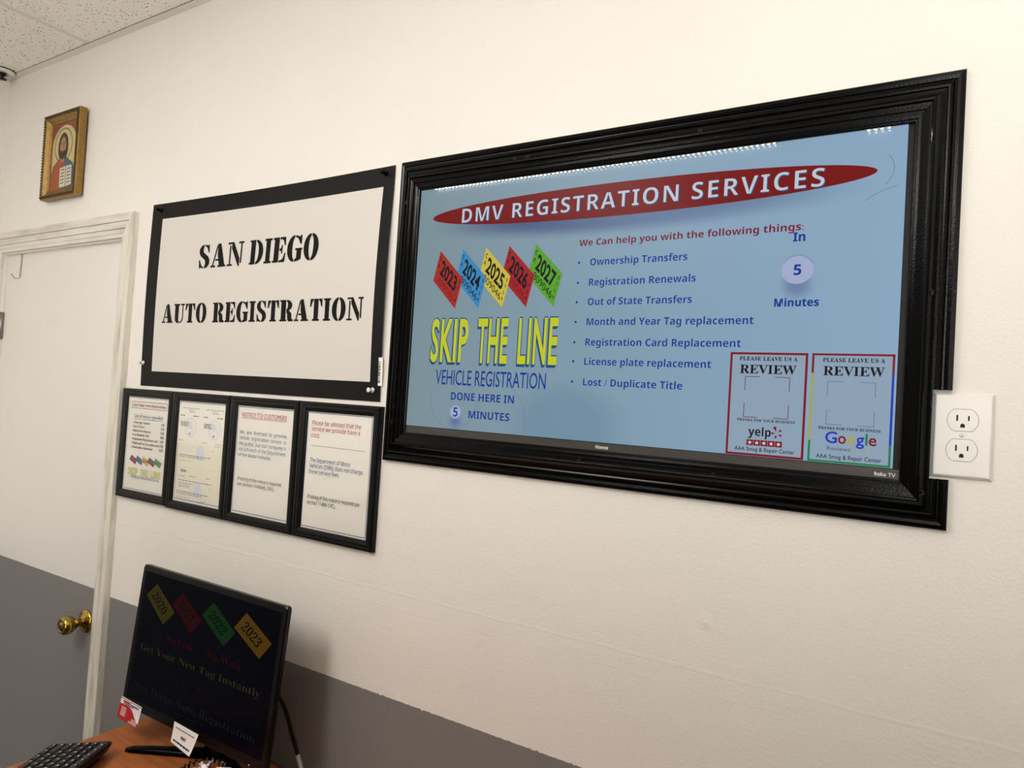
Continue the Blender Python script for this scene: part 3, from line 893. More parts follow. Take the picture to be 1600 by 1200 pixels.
STENCIL = {
    'I': [_r(.20, .80, 0, 1), _r(0, 1, 0, .085), _r(0, 1, .915, 1)],
    'D': [_r(.09, .42, 0, 1), _r(0, .42, 0, .085), _r(0, .42, .915, 1), _arc(.47, .5, .53, .5, 90, -90, 20) + _arc(.47, .5, .20, .41, -90, 90, 16)],
    'O': [_arc(.475, .5, .475, .525, 90, 270, 20) + _arc(.475, .5, .13, .42, 270, 90, 16), _arc(.525, .5, .475, .525, 90, -90, 20) + _arc(.525, .5, .13, .42, -90, 90, 16)],
    'G': [_arc(.475, .5, .475, .525, 90, 270, 20) + _arc(.475, .5, .13, .42, 270, 90, 16),
          [(.525, 1.02), (.66, .99), (.78, .95), (.90, 1.02), (.94, 1.02), (.94, .64), (.87, .64), (.76, .80), (.66, .90), (.525, .93)],
          [(.525, -.02), (.72, 0), (.95, .07), (.95, .42), (1.0, .42), (1.0, .50), (.54, .50), (.54, .42), (.64, .42), (.64, .14), (.60, .09), (.525, .075)]],
    'S': [[(.45, 1.02), (.22, .98), (.05, .84), (.04, .67), (.18, .52), (.42, .41), (.57, .34), (.61, .24), (.58, .11), (.53, .06), (.53, -.02), (.78, .02), (.96, .17), (.97, .34), (.84, .49), (.60, .60), (.42, .68), (.38, .77), (.41, .90), (.45, .94)],
          [(.51, 1.02), (.66, .99), (.80, .97), (.89, 1.03), (.92, .66), (.85, .66), (.72, .85), (.62, .92), (.51, .945)],
          [(.47, -.02), (.34, .01), (.20, .03), (.10, -.03), (.04, .36), (.12, .36), (.26, .15), (.36, .08), (.47, .055)]],
    'A': [[(.09, .06), (.17, .06), (.425, .86), (.385, .96), (.37, .96)], _r(0, .31, 0, .08), [(.42, 1.0), (.61, 1.0), (.93, .05), (.56, .05), (.435, .52)], _r(.47, 1.0, 0, .08), _r(.29, .50, .27, .345)],
    'N': [_r(.12, .205, 0, .86), _r(0, .33, 0, .08), [(.0, 1.0), (.36, 1.0), (.775, .30), (.775, -.02), (.70, -.02), (.25, .74), (.25, .92), (.0, .92)], _r(.815, .90, .10, 1), _r(.68, 1.0, .92, 1)],
    'E': [_r(.09, .47, 0, 1), _r(0, .47, 0, .085), _r(0, .47, .915, 1), [(.52, 1), (.94, 1), (.97, .66), (.90, .66), (.78, .86), (.66, .915), (.52, .915)],
          [(.52, 0), (.95, 0), (1.0, .36), (.92, .36), (.80, .14), (.66, .085), (.52, .085)], [(.52, .46), (.62, .46), (.67, .34), (.74, .34), (.74, .68), (.67, .68), (.62, .55), (.52, .55)]],
    'R': [_r(.09, .44, 0, 1), _r(0, .52, 0, .085), _r(0, .44, .915, 1), _arc(.49, .74, .42, .26, 90, -90, 16) + _arc(.49, .74, .10, .18, -90, 90, 12),
          [(.49, .50), (.70, .49), (.86, .38), (.90, .11), (1.0, .09), (1.0, 0), (.68, -.01), (.585, .08), (.56, .34), (.49, .41)]],
    'T': [_r(.32, .68, 0, 1), _r(.21, .79, 0, .085), [(.02, 1), (.285, 1), (.285, .915), (.20, .88), (.09, .64), (.0, .64)], [(.98, 1), (.715, 1), (.715, .915), (.80, .88), (.91, .64), (1.0, .64)]],
    'U': [_r(.10, .44, .30, 1), _r(0, .55, .915, 1), [(.10, .30), (.13, .12), (.28, .0), (.49, -.02), (.49, .06), (.45, .14), (.44, .30)], _r(.79, .87, .30, 1), _r(.66, 1.0, .915, 1),
          [(.535, -.02), (.74, .04), (.85, .16), (.87, .30), (.79, .30), (.75, .16), (.67, .085), (.535, .06)]],
}
def stencil(word, x0, x1, zb, cap, widths):
    tot = sum(widths[c] for c in word); gap = 0.085
    unit = (x1 - x0) / (tot + gap * (len(word) - 1)); x = x0
    for c in word:
        w = widths[c] * unit
        for k, pl in enumerate(STENCIL[c]):
            m.poly([pp(x + a * w, zb + b_ * cap, 0.0006 + .00002 * k) for a, b_ in pl], M_ink_black)
        x += w + gap * unit
W = {'S': .78, 'A': 1.0, 'N': 1.02, 'D': .92, 'I': .48, 'E': .84, 'G': .95, 'O': .90, 'U': .95, 'T': .84, 'R': .98}
stencil('SAN', -0.6686, -0.4895, 1.9200, 0.0605, W); stencil('DIEGO', -0.4660, -0.2267, 1.9195, 0.0605, W)
stencil('AUTO', -0.8110, -0.6190, 1.7792, 0.0500, W); stencil('REGISTRATION', -0.5930, -0.0742, 1.7792, 0.0500, W)
m.build('sheet', po, recalc=False)
m = MB()
bx0, bx1, bz0, bz1 = -0.0222, -0.0105, 1.6415, 1.7005
m.poly([pp(bx0, bz0, .0005), pp(bx1, bz0, .0005), pp(bx1, bz1, .0005), pp(bx0, bz1, .0005)], M_paper)
z = bz0 + .006
while z < bz1 - .008:
    h = random.choice((.0006, .0009, .0015, .0021))
    m.poly([pp(bx0, z, .0008), pp(bx0 + .0062, z, .0008), pp(bx0 + .0062, z + h, .0008), pp(bx0, z + h, .0008)], M_ink_black)
    z += h + random.choice((.0008, .0012, .0016))
m.build('barcode_sticker', po, recalc=False)

M_pin_clear = mat('clear_white_plastic', (226, 224, 218), rough=0.2, spec=0.6)
def push_pin(x, z, mt, label):
    t = thing('push_pin', label, 'push pin', (x, 0.0, z), 'push pins holding the poster')
    y0 = -sag(x, z)
    m = MB(); m.lathe([(0.0055, 0.0005), (0.0058, 0.0015), (0.0052, 0.0026), (0.0034, 0.0036), (0.0028, 0.0070), (0.0032, 0.0105), (0.0048, 0.0125), (0.0052, 0.0138), (0.0040, 0.0146)],
                      (x, y0, z), (0, -1, 0), mt, n=20)
    m.build('pin_head', t)
    m = MB(); m.lathe([(0.0006, 0.0), (0.0005, 0.012)], (x, y0 - .0008, z), (0, 1, 0), M_steel, n=8)
    m.build('needle', t)
push_pin(-0.8555, 2.0890, M_black_shiny, 'black push pin in the top left corner of the poster')
push_pin(-0.0400, 2.0925, M_black_shiny, 'black push pin in the top right corner of the poster')
push_pin(-0.8860, 1.6705, M_pin_clear, 'white push pin at the lower left edge of the poster')
push_pin(-0.0360, 1.6315, M_pin_clear, 'white push pin in the lower right corner of the poster')

# ================================================================== FOUR FRAMED NOTICES
def notice_frame(label, x0, x1, z0, z1, paper, draw):
    t = thing('document_frame', label, 'frame', ((x0 + x1) / 2, 0.0, z0), 'framed notices under the poster')
    w = 0.0215
    prof = [(0.0, 0.0), (0.0, 0.0105), (0.0012, 0.0125), (0.0060, 0.0135), (0.0075, 0.0120), (0.0140, 0.0122), (0.0155, 0.0108), (0.0200, 0.0098), (w, 0.0085), (w, 0.005)]
    for side in ('top', 'bottom', 'left', 'right'):
        m = MB(); vs_ = []
        for s, h in prof:
            a, b_, c, d_ = x0 + s, x1 - s, z0 + s, z1 - s
            e = {'top': ((a, d_), (b_, d_)), 'bottom': ((b_, c), (a, c)), 'left': ((a, c), (a, d_)), 'right': ((b_, d_), (b_, c))}[side]
            vs_.append((e[0][0], -h, e[0][1])); vs_.append((e[1][0], -h, e[1][1]))
        m.mesh(vs_, [(2 * i, 2 * i + 1, 2 * i + 3, 2 * i + 2) for i in range(len(prof) - 1)], M_black_frame)
        m.build('frame_rail', t, recalc=False)
    m = MB(); m.box(x0 + .004, x1 - .004, -0.005, -0.001, z0 + .004, z1 - .004, M_black_matte); m.build('backing', t)
    m = MB()
    m.rect(x0 + w - .001, x1 - w + .001, z0 + w - .001, z1 - w + .001, -0.0056, paper)
    draw(m, -0.0058)
    m.build('notice_sheet', t, recalc=False)
    g = MB(); g.rect(x0 + w, x1 - w, z0 + w, z1 - w, -0.0072, M_glass)
    g.build('glazing', t, recalc=False)
    return t

def glazing_material():
    m = bpy.data.materials.new('frame_glazing'); m.use_nodes = True
    nt = m.node_tree; N, L = nt.nodes, nt.links
    N.remove(N['Principled BSDF'])
    tr = N.new('ShaderNodeBsdfTransparent'); tr.inputs[0].default_value = (1, 1, 1, 1)
    gl = N.new('ShaderNodeBsdfGlossy'); gl.inputs['Roughness'].default_value = 0.08
    fr_ = N.new('ShaderNodeFresnel'); fr_.inputs['IOR'].default_value = 1.4
    mx = N.new('ShaderNodeMixShader')
    L.new(fr_.outputs[0], mx.inputs[0]); L.new(tr.outputs[0], mx.inputs[1]); L.new(gl.outputs[0], mx.inputs[2])
    L.new(mx.outputs[0], N['Material Output'].inputs['Surface'])
    return m
M_glass = glazing_material()

def squiggle(m, x0, x1, z, h, y, mt, n=None):
    """a line of print too small to read: word-length dashes"""
    x = x0
    while x < x1:
        w = random.uniform(.006, .016)
        m.rect(x, min(x + w, x1), z, z + h, y, mt); x += w + .0028

P_tagr = mat('print_red', (168, 84, 84)); P_tagb = mat('print_blue', (88, 132, 166)); P_tagy = mat('print_yellow', (214, 188, 96)); P_tagm = mat('print_maroon', (150, 82, 100)); P_tagg = mat('print_green', (108, 164, 104)); P_lemon = mat('print_lemon', (222, 218, 120))

def draw_services(m, y):
    y2 = y - .0003
    m.frame2(-0.9345, -0.7470, 1.3247, 1.5745, .0012, y, M_ink_navy)
    m.frame2(-0.9206, -0.7561, 1.5452, 1.5640, .0012, y, M_ink_navy)
    text(m, 'San Diego Auto Registration', -0.9135, -0.7640, 1.5510, 0.0076, y2, M_ink_red, 'serif', 0.0)
    text(m, 'List of services provided', -0.9049, -0.7720, 1.5200, 0.0100, y2, M_ink_blue, 'serif', -0.012)
    m.rect(-0.9049, -0.7720, 1.5160, 1.5170, y2, M_ink_blue)
    rows = (('Ownership Transfer', -.8287, '$40'), ('Out of States', -.852, '$30'), ('Registration Renewals', -.822, '$40'), ('Lost Duplicate Title', -.829, '$60'),
            ('Replacement Registration Card', -.7885, '$30'), ('Month and Year Tag replacement', -.7800, '$30'), ('License plate replacement', -.8091, '$120'))
    for i, (s, xr, pr) in enumerate(rows):
        z = 1.5040 - i * 0.01122
        m.ellipse(-0.9085, z + .0026, .0012, .0012, y2, M_ink_black, 10)
        text(m, s, -0.9050, xr, z, 0.0066, y2, M_ink_black, 'serif', -0.012)
        text(m, pr, -0.7770 if i < 6 else -.7790, -0.7620, z, 0.0066, y2, M_ink_black, 'serif', -0.012)
    for i, mt in enumerate((P_tagr, P_tagb, P_tagy, P_tagm, P_tagg)):
        x = -0.9052 + i * .0285
        P = ((x, 1.4175), (x + .030, 1.4065), (x + .022, 1.3925), (x - .0085, 1.4040))
        m.flat([P[3], P[2], P[1], P[0]], y2 - .0001 * i, mt)
        text(m, str(2023 + i), x - .001, x + .021, 1.4020, .0058, y2 - .0001 * i - .0002, M_ink_grey, 'bold')
    for wd, a, b_ in (('SKIP', -.9150, -.8690), ('THE', -.8570, -.8210), ('LINE', -.8080, -.7632)):
        text(m, wd, a - .0006, b_ - .0006, 1.3650, .0176, y2, M_ink_grey, 'bold', .012); text(m, wd, a, b_, 1.3657, .0172, y2 - .0002, P_lemon, 'bold', .005)
    text(m, 'VEHICLE REGISTRATION', -.9028, -.7707, 1.3560, .0066, y2, M_ink_blue, 'plain')

M_sheet_b = mat('certificate_paper', (244, 238, 226), rough=0.45)
def draw_certificates(m, y):
    m.frame2(-0.6985, -0.5125, 1.3245, 1.5745, .0014, y, M_ink_navy)
    y1 = y - .0002; y2 = y - .0004
    m.rect(-0.7005, -0.5110, 1.4672, 1.5690, y1, M_sheet_b); m.rect(-0.6930, -0.5150, 1.4150, 1.4690, y1 - .0001, M_paper2); m.rect(-0.6945, -0.5165, 1.3330, 1.4140, y1 - .0001, M_paper2)
    m.frame2(-0.6900, -0.5220, 1.3370, 1.4090, .0007, y2, mat('pale_border', (226, 214, 190)))
    for cx in (-0.6505, -0.5535):
        squiggle(m, cx - .036, cx + .034, 1.5580, .0012, y2, M_ink_grey); squiggle(m, cx - .012, cx + .010, 1.5540, .0012, y2, M_ink_grey)
        squiggle(m, cx - .008, cx + .016, 1.5490, .0016, y2, M_ink_grey)
        squiggle(m, cx - .044, cx - .026, 1.5385, .0018, y2, M_ink_black); squiggle(m, cx + .010, cx + .032, 1.5385, .0018, y2, M_ink_black)
        for i in range(3): squiggle(m, cx - .040, cx - .008, 1.5215 - i * .0046, .0018, y2 - .0004, M_ink_grey)
        m.ring(cx + .002, 1.5100, .0215, .0245, y2, M_ink_light, 32); m.ring(cx + .002, 1.5100, .0130, .0145, y2, M_ink_light, 24)
        m.ellipse(cx + .0005, 1.5140, .0075, .0090, y2, M_ink_light, 16); m.ellipse(cx + .0005, 1.4935, .0030, .0026, y2 - .0002, M_ink_grey, 10)
        squiggle(m, cx - .046, cx - .024, 1.4745, .0020, y2, M_ink_pink)
    squiggle(m, -.545, -.515, 1.4745, .0010, y2, M_ink_grey); squiggle(m, -.545, -.520, 1.4690, .0010, y2, M_ink_grey)
    for zz, k in ((1.4600, 0), (1.3665, 1)):
        for i in range(3): squiggle(m, -.6820, -.6200 if i == 0 else -.635, zz - i * .0045, .0014, y2, M_ink_light if k == 0 else M_ink_grey)
        m.ellipse(-.6020, zz - .012, .016, .019, y2, M_ink_light, 20)
        squiggle(m, -.6880, -.5580, zz - .0225, .0018, y2 - .0002, M_ink_blue); squiggle(m, -.6880, -.5800, zz - .0270, .0014, y2 - .0002, M_ink_blue)
        squiggle(m, -.6880, -.6350, zz - .0370, .0016, y2, M_ink_pink); squiggle(m, -.575, -.545, zz - .0370, .0014, y2, M_ink_light)
        m.rect(-.552, -.549, zz - .004, zz - .002, y2, M_ink_grey)
    text(m, 'Dmv', -.6765, -.6525, 1.3950, .0072, y2, M_ink_blue, 'bold', .02)
    squiggle(m, -.6840, -.6560, 1.3835, .0014, y2, M_ink_grey); squiggle(m, -.6400, -.6150, 1.3860, .0014, y2, M_ink_grey); squiggle(m, -.5700, -.5560, 1.3870, .0014, y2, M_ink_grey)
    squiggle(m, -.6850, -.5450, 1.3730, .0016, y2, M_ink_blue)
    pts = [(-.598 + i * .0036, 1.3245 + .0038 * math.sin(i * 1.7) * (1.2 - i / 12) + .0006 * i) for i in range(10)]
    for p, q in zip(pts, pts[1:]): m.line(p, q, .0009, y2, M_ink_grey)

def draw_customers(m, y):
    m.frame2(-0.4640, -0.2660, 1.3235, 1.5745, .0014, y, M_ink_navy)
    y2 = y - .0003
    text(m, 'NOTICE TO CUSTOMERS', -.4492, -.2915, 1.5500, .0112, y2, M_ink_red, 'plain', -.004)
    m.rect(-.4492, -.2915, 1.5472, 1.5482, y2, M_ink_red)
    for i, (s, xr) in enumerate((('We  are  licensed  to  provide', -.2871), ('vehicle  registration  service  to', -.2871), ('the public, but our company is', -.2871), ('not a branch of the Department', -.2871), ('of the Motor Vehicles.', -.3352))):
        text(m, s, -.4534, xr, 1.5095 - i * .01355, .0086, y2, M_ink_blue, 'sans', -.006)
    text(m, '(Posting of this notice is required,', -.4497, -.2936, 1.3990, .0078, y2, M_ink_black, 'sans', -.006)
    text(m, 'per section 11406(d), CVC).', -.4487, -.3174, 1.3862, .0078, y2, M_ink_black, 'sans', -.006)

def draw_fees(m, y):
    m.frame2(-0.2222, -0.0278, 1.3224, 1.5750, .0014, y, M_ink_navy)
    y2 = y - .0003
    text(m, 'Please be advised that the', -.2070, -.0592, 1.5473, .0098, y2, M_ink_red, 'sans')
    text(m, 'service we provide have a', -.2070, -.0619, 1.5340, .0098, y2, M_ink_red, 'sans')
    text(m, 'cost.', -.2078, -.1805, 1.5200, .0098, y2, M_ink_red, 'sans')
    m.rect(-.2068, -.0450, 1.5015, 1.5022, y2, M_ink_grey)
    text(m, 'The Department of Motor', -.2066, -.0826, 1.4655, .0092, y2, M_ink_blue, 'sans')
    text(m, 'Vehicles (DMV) does not charge', -.2072, -.0464, 1.4527, .0092, y2, M_ink_blue, 'sans')
    text(m, 'these service fees.', -.2080, -.1134, 1.4398, .0092, y2, M_ink_blue, 'sans')
    text(m, '(Posting of this notice is required per', -.2073, -.0489, 1.3850, .0086, y2, M_ink_black, 'sans')
    text(m, 'section 11406 CVC).', -.2074, -.1190, 1.3724, .0086, y2, M_ink_black, 'sans')

notice_frame('black frame holding the price list with five coloured tags, leftmost below the poster', -0.9590, -0.7255, 1.3000, 1.5985, M_paper, draw_services)
notice_frame('black frame holding pale certificates with two round seals, below the poster', -0.7240, -0.4890, 1.2975, 1.5985, M_paper, draw_certificates)
notice_frame('black frame holding the notice headed NOTICE TO CUSTOMERS in red', -0.4875, -0.2450, 1.2975, 1.5985, M_paper, draw_customers)
notice_frame('black frame holding the notice beginning Please be advised in red, rightmost below the poster', -0.2435, -0.0020, 1.2975, 1.5985, M_paper, draw_fees)

# ================================================================== GILT FRAMED ICON
ic = thing('icon_picture', 'small gilt-framed icon of a haloed robed figure, above the door', 'picture', (-1.48, 0.0, 2.19))
M_gilt = add_noise_variation(mat('old_gilt', (150, 116, 58), rough=0.42, metal=0.55), 60, 0.3, bump=0.3, bscale=160)
M_gilt_d = add_noise_variation(mat('dark_gilt_beading', (92, 72, 40), rough=0.5, metal=0.5), 120, 0.5, bump=0.9, bscale=330)
QX0, QX1, QZ0, QZ1 = -1.4940, -1.2790, 2.1735, 2.4430
IC_D = 0.030
def ic_tilt(p):
    # hangs from a nail: lower edge against the wall, top leaning out a little
    return Vector((p.x, p.y - (p.z - QZ0) * 0.010, p.z))
prof = [(0.0, 0.006, 'g'), (0.0, IC_D - .006, 'g'), (0.002, IC_D - .002, 'd'), (0.010, IC_D, 'd'), (0.013, IC_D - .003, 'g'), (0.016, IC_D - .006, 'g'), (0.022, IC_D - .012, 'g'),
        (0.024, IC_D - .010, 'g'), (0.029, IC_D - .014, 'g'), (0.031, IC_D - .020, 'g')]
for side in ('top', 'bottom', 'left', 'right'):
    m = MB(); vs_ = []
    for s, h, _ in prof:
        a, b_, c, d_ = QX0 + s, QX1 - s, QZ0 + s, QZ1 - s
        e = {'top': ((a, d_), (b_, d_)), 'bottom': ((b_, c), (a, c)), 'left': ((a, c), (a, d_)), 'right': ((b_, d_), (b_, c))}[side]
        vs_.append((e[0][0], -h, e[0][1])); vs_.append((e[1][0], -h, e[1][1]))
    for i in range(len(prof) - 1):
        m.mesh([vs_[2 * i], vs_[2 * i + 1], vs_[2 * i + 3], vs_[2 * i + 2]], [(0, 1, 2, 3)], M_gilt_d if prof[i][2] == 'd' else M_gilt)
    # carved beads along the dark band
    if side in ('top', 'bottom'):
        n = 22
        cs = [(QX0 + .008 + (QX1 - QX0 - .016) * i / (n - 1), (QZ1 - .0065 if side == 'top' else QZ0 + .0065)) for i in range(n)]
    else:
        n = 29
        cs = [((QX0 + .0065 if side == 'left' else QX1 - .0065), QZ0 + .008 + (QZ1 - QZ0 - .016) * i / (n - 1)) for i in range(n)]
    for cx, cz in cs:
        m.lathe([(0.0034, 0.0), (0.0028, 0.0016), (0.0010, 0.0026)], (cx, -IC_D + .0008, cz), (0, -1, 0), M_gilt_d, n=8)
    m.xform(ic_tilt)
    m.build('frame_rail', ic, recalc=False)
m = MB(); m.box(QX0 + .006, QX1 - .006, -0.0135, -0.0025, QZ0 + .006, QZ1 - .006, M_gilt); m.xform(ic_tilt); m.build('backing', ic)
# painted panel: plain generic haloed figure
def paint(n, rgb): return mat('paint_' + n, rgb, rough=0.5)
T_red, T_gold, T_green, T_hair, T_skin, T_robe, T_blue, T_page, T_dark = (paint('rust', (122, 62, 44)), paint('pale_gold', (190, 172, 122)), paint('olive', (112, 112, 58)), paint('brown_hair', (48, 32, 22)),
    paint('skin', (156, 112, 78)), paint('orange_robe', (150, 74, 36)), paint('blue_cloak', (70, 80, 92)), paint('page', (196, 188, 168)), paint('dark', (34, 30, 28)))
m = MB()
hx0, hx1, hz0, hz1 = QX0 + .030, QX1 - .030, QZ0 + .030, QZ1 - .030
hw, hh = hx1 - hx0, hz1 - hz0
Y = -0.0145
def U(u, w): return (hx0 + u * hw, hz0 + w * hh)
m.rect(hx0, hx1, hz0, hz1, Y, T_red)
arch = [U(.04, 0), U(.96, 0), U(.96, .66)] + [(hx0 + hw * (.5 + .46 * math.cos(a)), hz0 + hh * (.66 + .30 * math.sin(a))) for a in [math.pi * i / 16 for i in range(1, 16)]] + [U(.04, .66)]
m.flat(arch, Y - .0002, T_gold)
hc = U(.47, .66)
m.ring(hc[0], hc[1], .050, .055, Y - .0004, T_green, 40)
# cloak, robe
m.flat([U(.03, 0), U(.97, 0), U(.97, .22), U(.88, .36), U(.66, .45), U(.55, .48), U(.40, .48), U(.28, .44), U(.10, .36), U(.04, .22)], Y - .0006, T_blue)
m.flat([U(.05, 0), U(.45, 0), U(.50, .20), U(.56, .46), U(.40, .47), U(.28, .43), U(.12, .34), U(.06, .18)], Y - .0008, T_robe)
# hair, neck, face, beard
m.ellipse(hc[0], hc[1] - .006, .030, .045, Y - .0010, T_hair, 30)
m.flat([(hc[0] - .012, hc[1] - .055), (hc[0] + .012, hc[1] - .055), (hc[0] + .011, hc[1] - .02), (hc[0] - .011, hc[1] - .02)], Y - .0011, T_skin)
m.ellipse(hc[0], hc[1] - .004, .0185, .030, Y - .0012, T_skin, 28)
m.flat([(hc[0] - .016, hc[1] - .016), (hc[0] - .010, hc[1] - .040), (hc[0], hc[1] - .047), (hc[0] + .010, hc[1] - .040), (hc[0] + .016, hc[1] - .016), (hc[0] + .007, hc[1] - .019), (hc[0] - .007, hc[1] - .019)], Y - .0014, T_hair)
for s in (-1, 1):
    m.ellipse(hc[0] + s * .0075, hc[1] + .003, .0042, .0015, Y - .0015, T_dark, 12); m.rect(hc[0] + s * .0075 - .005, hc[0] + s * .0075 + .005, hc[1] + .0065, hc[1] + .0078, Y - .0015, T_hair)
m.line((hc[0] + .001, hc[1] + .004), (hc[0] + .002, hc[1] - .009), .0018, Y - .0015, T_hair); m.ellipse(hc[0], hc[1] - .023, .0045, .0016, Y - .0016, T_robe, 12)
# open book with ruled lines
for s, ua, ub in ((0, .40, .62), (1, .64, .86)):
    m.flat([U(ua + .02, .02), U(ub + .02, .02 + .02 * s), U(ub, .33), U(ua, .33 - .02 * (1 - s))], Y - .0018, T_page)
    for i in range(5):
        m.line(U(ua + .05, .08 + i * .05), U(ub - .03, .085 + i * .05), .0028, Y - .0020, T_dark)
m.xform(ic_tilt)
m.build('painting', ic, recalc=False)

# ================================================================== DESK
DX0, DX1, DY0, DY1, DZ = -0.676, 0.75, -0.78, -0.003, 0.785
dk = thing('desk', 'orange-brown wooden desk against the wall beside the door', 'desk', (0.0, -0.39, 0.0))
def wood_material():
    m = mat('orange_wood', (150, 82, 34), rough=0.38, spec=0.45)
    nt, N, L, b = nodes_of(m)
    tc = N.new('ShaderNodeTexCoord'); mp = N.new('ShaderNodeMapping'); mp.inputs['Scale'].default_value = (2.0, 22.0, 22.0)
    L.new(tc.outputs['Object'], mp.inputs['Vector'])
    nz = N.new('ShaderNodeTexNoise'); nz.inputs['Scale'].default_value = 2.0; nz.inputs['Detail'].default_value = 6.0; nz.inputs['Distortion'].default_value = 0.8
    L.new(mp.outputs[0], nz.inputs['Vector'])
    cr = N.new('ShaderNodeValToRGB')
    cr.color_ramp.elements[0].position = .3; cr.color_ramp.elements[0].color = lin((134, 70, 28))
    cr.color_ramp.elements[1].position = .7; cr.color_ramp.elements[1].color = lin((170, 96, 42))
    L.new(nz.outputs[0], cr.inputs[0]); L.new(cr.outputs[0], b.inputs['Base Color'])
    return m
M_wood = wood_material()
m = MB(); m.box(DX0, DX1, DY0, DY1, DZ - .028, DZ, M_wood); m.build('desktop', dk, bevel=0.003)
m = MB(); m.box(DX0 + .03, DX0 + .05, DY0 + .03, DY1 - .02, 0.0, DZ - .028, M_wood); m.build('side_panel', dk)
m = MB(); m.box(DX1 - .05, DX1 - .03, DY0 + .03, DY1 - .02, 0.0, DZ - .028, M_wood); m.build('side_panel', dk)
m = MB(); m.box(DX0 + .05, DX1 - .05, DY1 - .10, DY1 - .082, 0.25, DZ - .028, M_wood); m.build('modesty_panel', dk)

# ================================================================== MONITOR
mon = thing('computer_monitor', 'black monitor on the desk with a dim dark screen of coloured year tags', 'monitor', (-0.375, -0.10, DZ))
MX0, MX1, MH = -0.6275, -0.1205, 0.3235
UPV = Vector((0, 0.0936, 0.9956)); NRM = Vector((0, -0.9956, 0.0936))       # up the tilted face; out of the face
M_TOP = Vector((0, -0.115, 1.1845))
def mp_(x, dn, out=0.0):
    return M_TOP + Vector((x, 0, 0)) - UPV * dn + NRM * out
def face_xf(p):     # builder space: x, y = -out, z = -down
    return mp_(p.x, -p.z, -p.y)
m = MB()
r = 0.008; n = 5
def rrect(ins, rr):
    pts = []
    a, b_, c, d_ = MX0 + ins, MX1 - ins, -MH + ins, -ins
    for cx, cz, s in ((b_ - rr, d_ - rr, 0), (a + rr, d_ - rr, 1), (a + rr, c + rr, 2), (b_ - rr, c + rr, 3)):
        for i in range(n):
            t2 = math.pi / 2 * (s + i / (n - 1)); pts.append((cx + rr * math.cos(t2), cz + rr * math.sin(t2)))
    return pts
rings = [(0.0022, 0.0), (0.0, -0.002), (0.0, -0.011), (0.010, -0.016), (0.05, -0.034)]
vs_ = []
for ins, out in rings:
    vs_ += [(x, -out, z) for x, z in rrect(ins, max(0.004, r - ins * .5))]
N4 = 4 * n; fs = []
for k in range(len(rings) - 1):
    for i in range(N4):
        j = (i + 1) % N4; fs.append((k * N4 + i, k * N4 + j, (k + 1) * N4 + j, (k + 1) * N4 + i))
fs.append(tuple(range(N4))); fs.append(tuple((len(rings) - 1) * N4 + i for i in reversed(range(N4))))
m.mesh(vs_, fs, M_monitor_case)
for a, b_ in ((.2885, .2895), (.2960, .2965)):
    m.rect(-.425, -.352, -b_, -a, -.0004, mat('faint_mark', (40, 40, 46), rough=.3))
m.xform(face_xf); case = m.build('casing', mon)
m = MB()
def dim(n_, rgb): return lit('monitor_' + n_, rgb, 1.0, 0.18)
E_bg = dim('black', (2, 2, 7)); E_y = dim('yellow', (46, 42, 9)); E_r = dim('red', (36, 4, 9)); E_g = dim('green', (9, 38, 12)); E_o = dim('gold', (70, 50, 10))
E_k = dim('ink', (6, 6, 4)); E_rd = dim('red_text', (40, 6, 10)); E_ol = dim('olive_text', (42, 40, 12)); E_gr = dim('grey_text', (19, 20, 23)); E_w = dim('speck', (44, 46, 52))
m.rect(MX0 + .014, MX1 - .014, -MH + .022, -.014, -.0004, E_bg)
tg = [((-0.5622, -.0351), (-0.4808, -.0848), (-0.517, -.1187), (-0.5974, -.0668), '2020', E_y), ((-0.4628, -.0369), (-0.3798, -.0816), (-0.4146, -.1164), (-0.4937, -.0680), '2021', E_r),
      ((-0.3497, -.0358), (-0.2655, -.0830), (-0.2984, -.1172), (-0.3843, -.0689), '2022', E_g), ((-0.2400, -.0354), (-0.1516, -.0791), (-0.1823, -.1160), (-0.2729, -.0722), '2023', E_o)]
for A, B, Cc, Dx, s, mt in tg:
    m.flat([Dx, Cc, B, A], -.0007, mt)
    def q(px, pz, A=A, B=B, Dx=Dx):
        return (A[0] + px * (B[0] - A[0]) + (1 - pz) * (Dx[0] - A[0]), -.0010, A[1] + px * (B[1] - A[1]) + (1 - pz) * (Dx[1] - A[1]))
    text(m, s, .14, .80, .26, .46, 0, E_k, 'serif', 0.0, fn=q)
text(m, 'No Line', -.4985, -.3956, -.1510, .0160, -.0008, E_rd, 'serif', -.012)
text(m, 'No Wait', -.3514, -.2315, -.1520, .0170, -.0008, E_rd, 'serif', -.012)
text(m, 'Get Your New Tag Instantly', -.5870, -.1640, -.1885, .0150, -.0008, E_ol, 'serif', -.0128)
text(m, '1 Day Left', -.4617, -.2994, -.2310, .0160, -.0008, dim('faint_red', (16, 3, 5)), 'serif', -.012)
text(m, 'San Diego Auto Registration', -.5880, -.1603, -.2760, .0165, -.0008, E_gr, 'serif', -.0128)
random.seed(3)
for i in range(16):
    x = -.603 + random.uniform(-.006, .006); z = -.025 - i * .0125
    w = random.uniform(.0008, .002); m.rect(x, x + w, z, z + random.uniform(.002, .006), -.0007, E_w if i % 3 == 0 else E_gr)
m.xform(face_xf); m.build('screen', mon, recalc=False)
m = MB(); m.ellipse(-.1677, -.3185, .0012, .0012, -.0008, mat('blue_led', (60, 60, 220), emit=(120, 120, 255), estr=3.0), 12); m.xform(face_xf); m.build('power_led', mon, recalc=False)
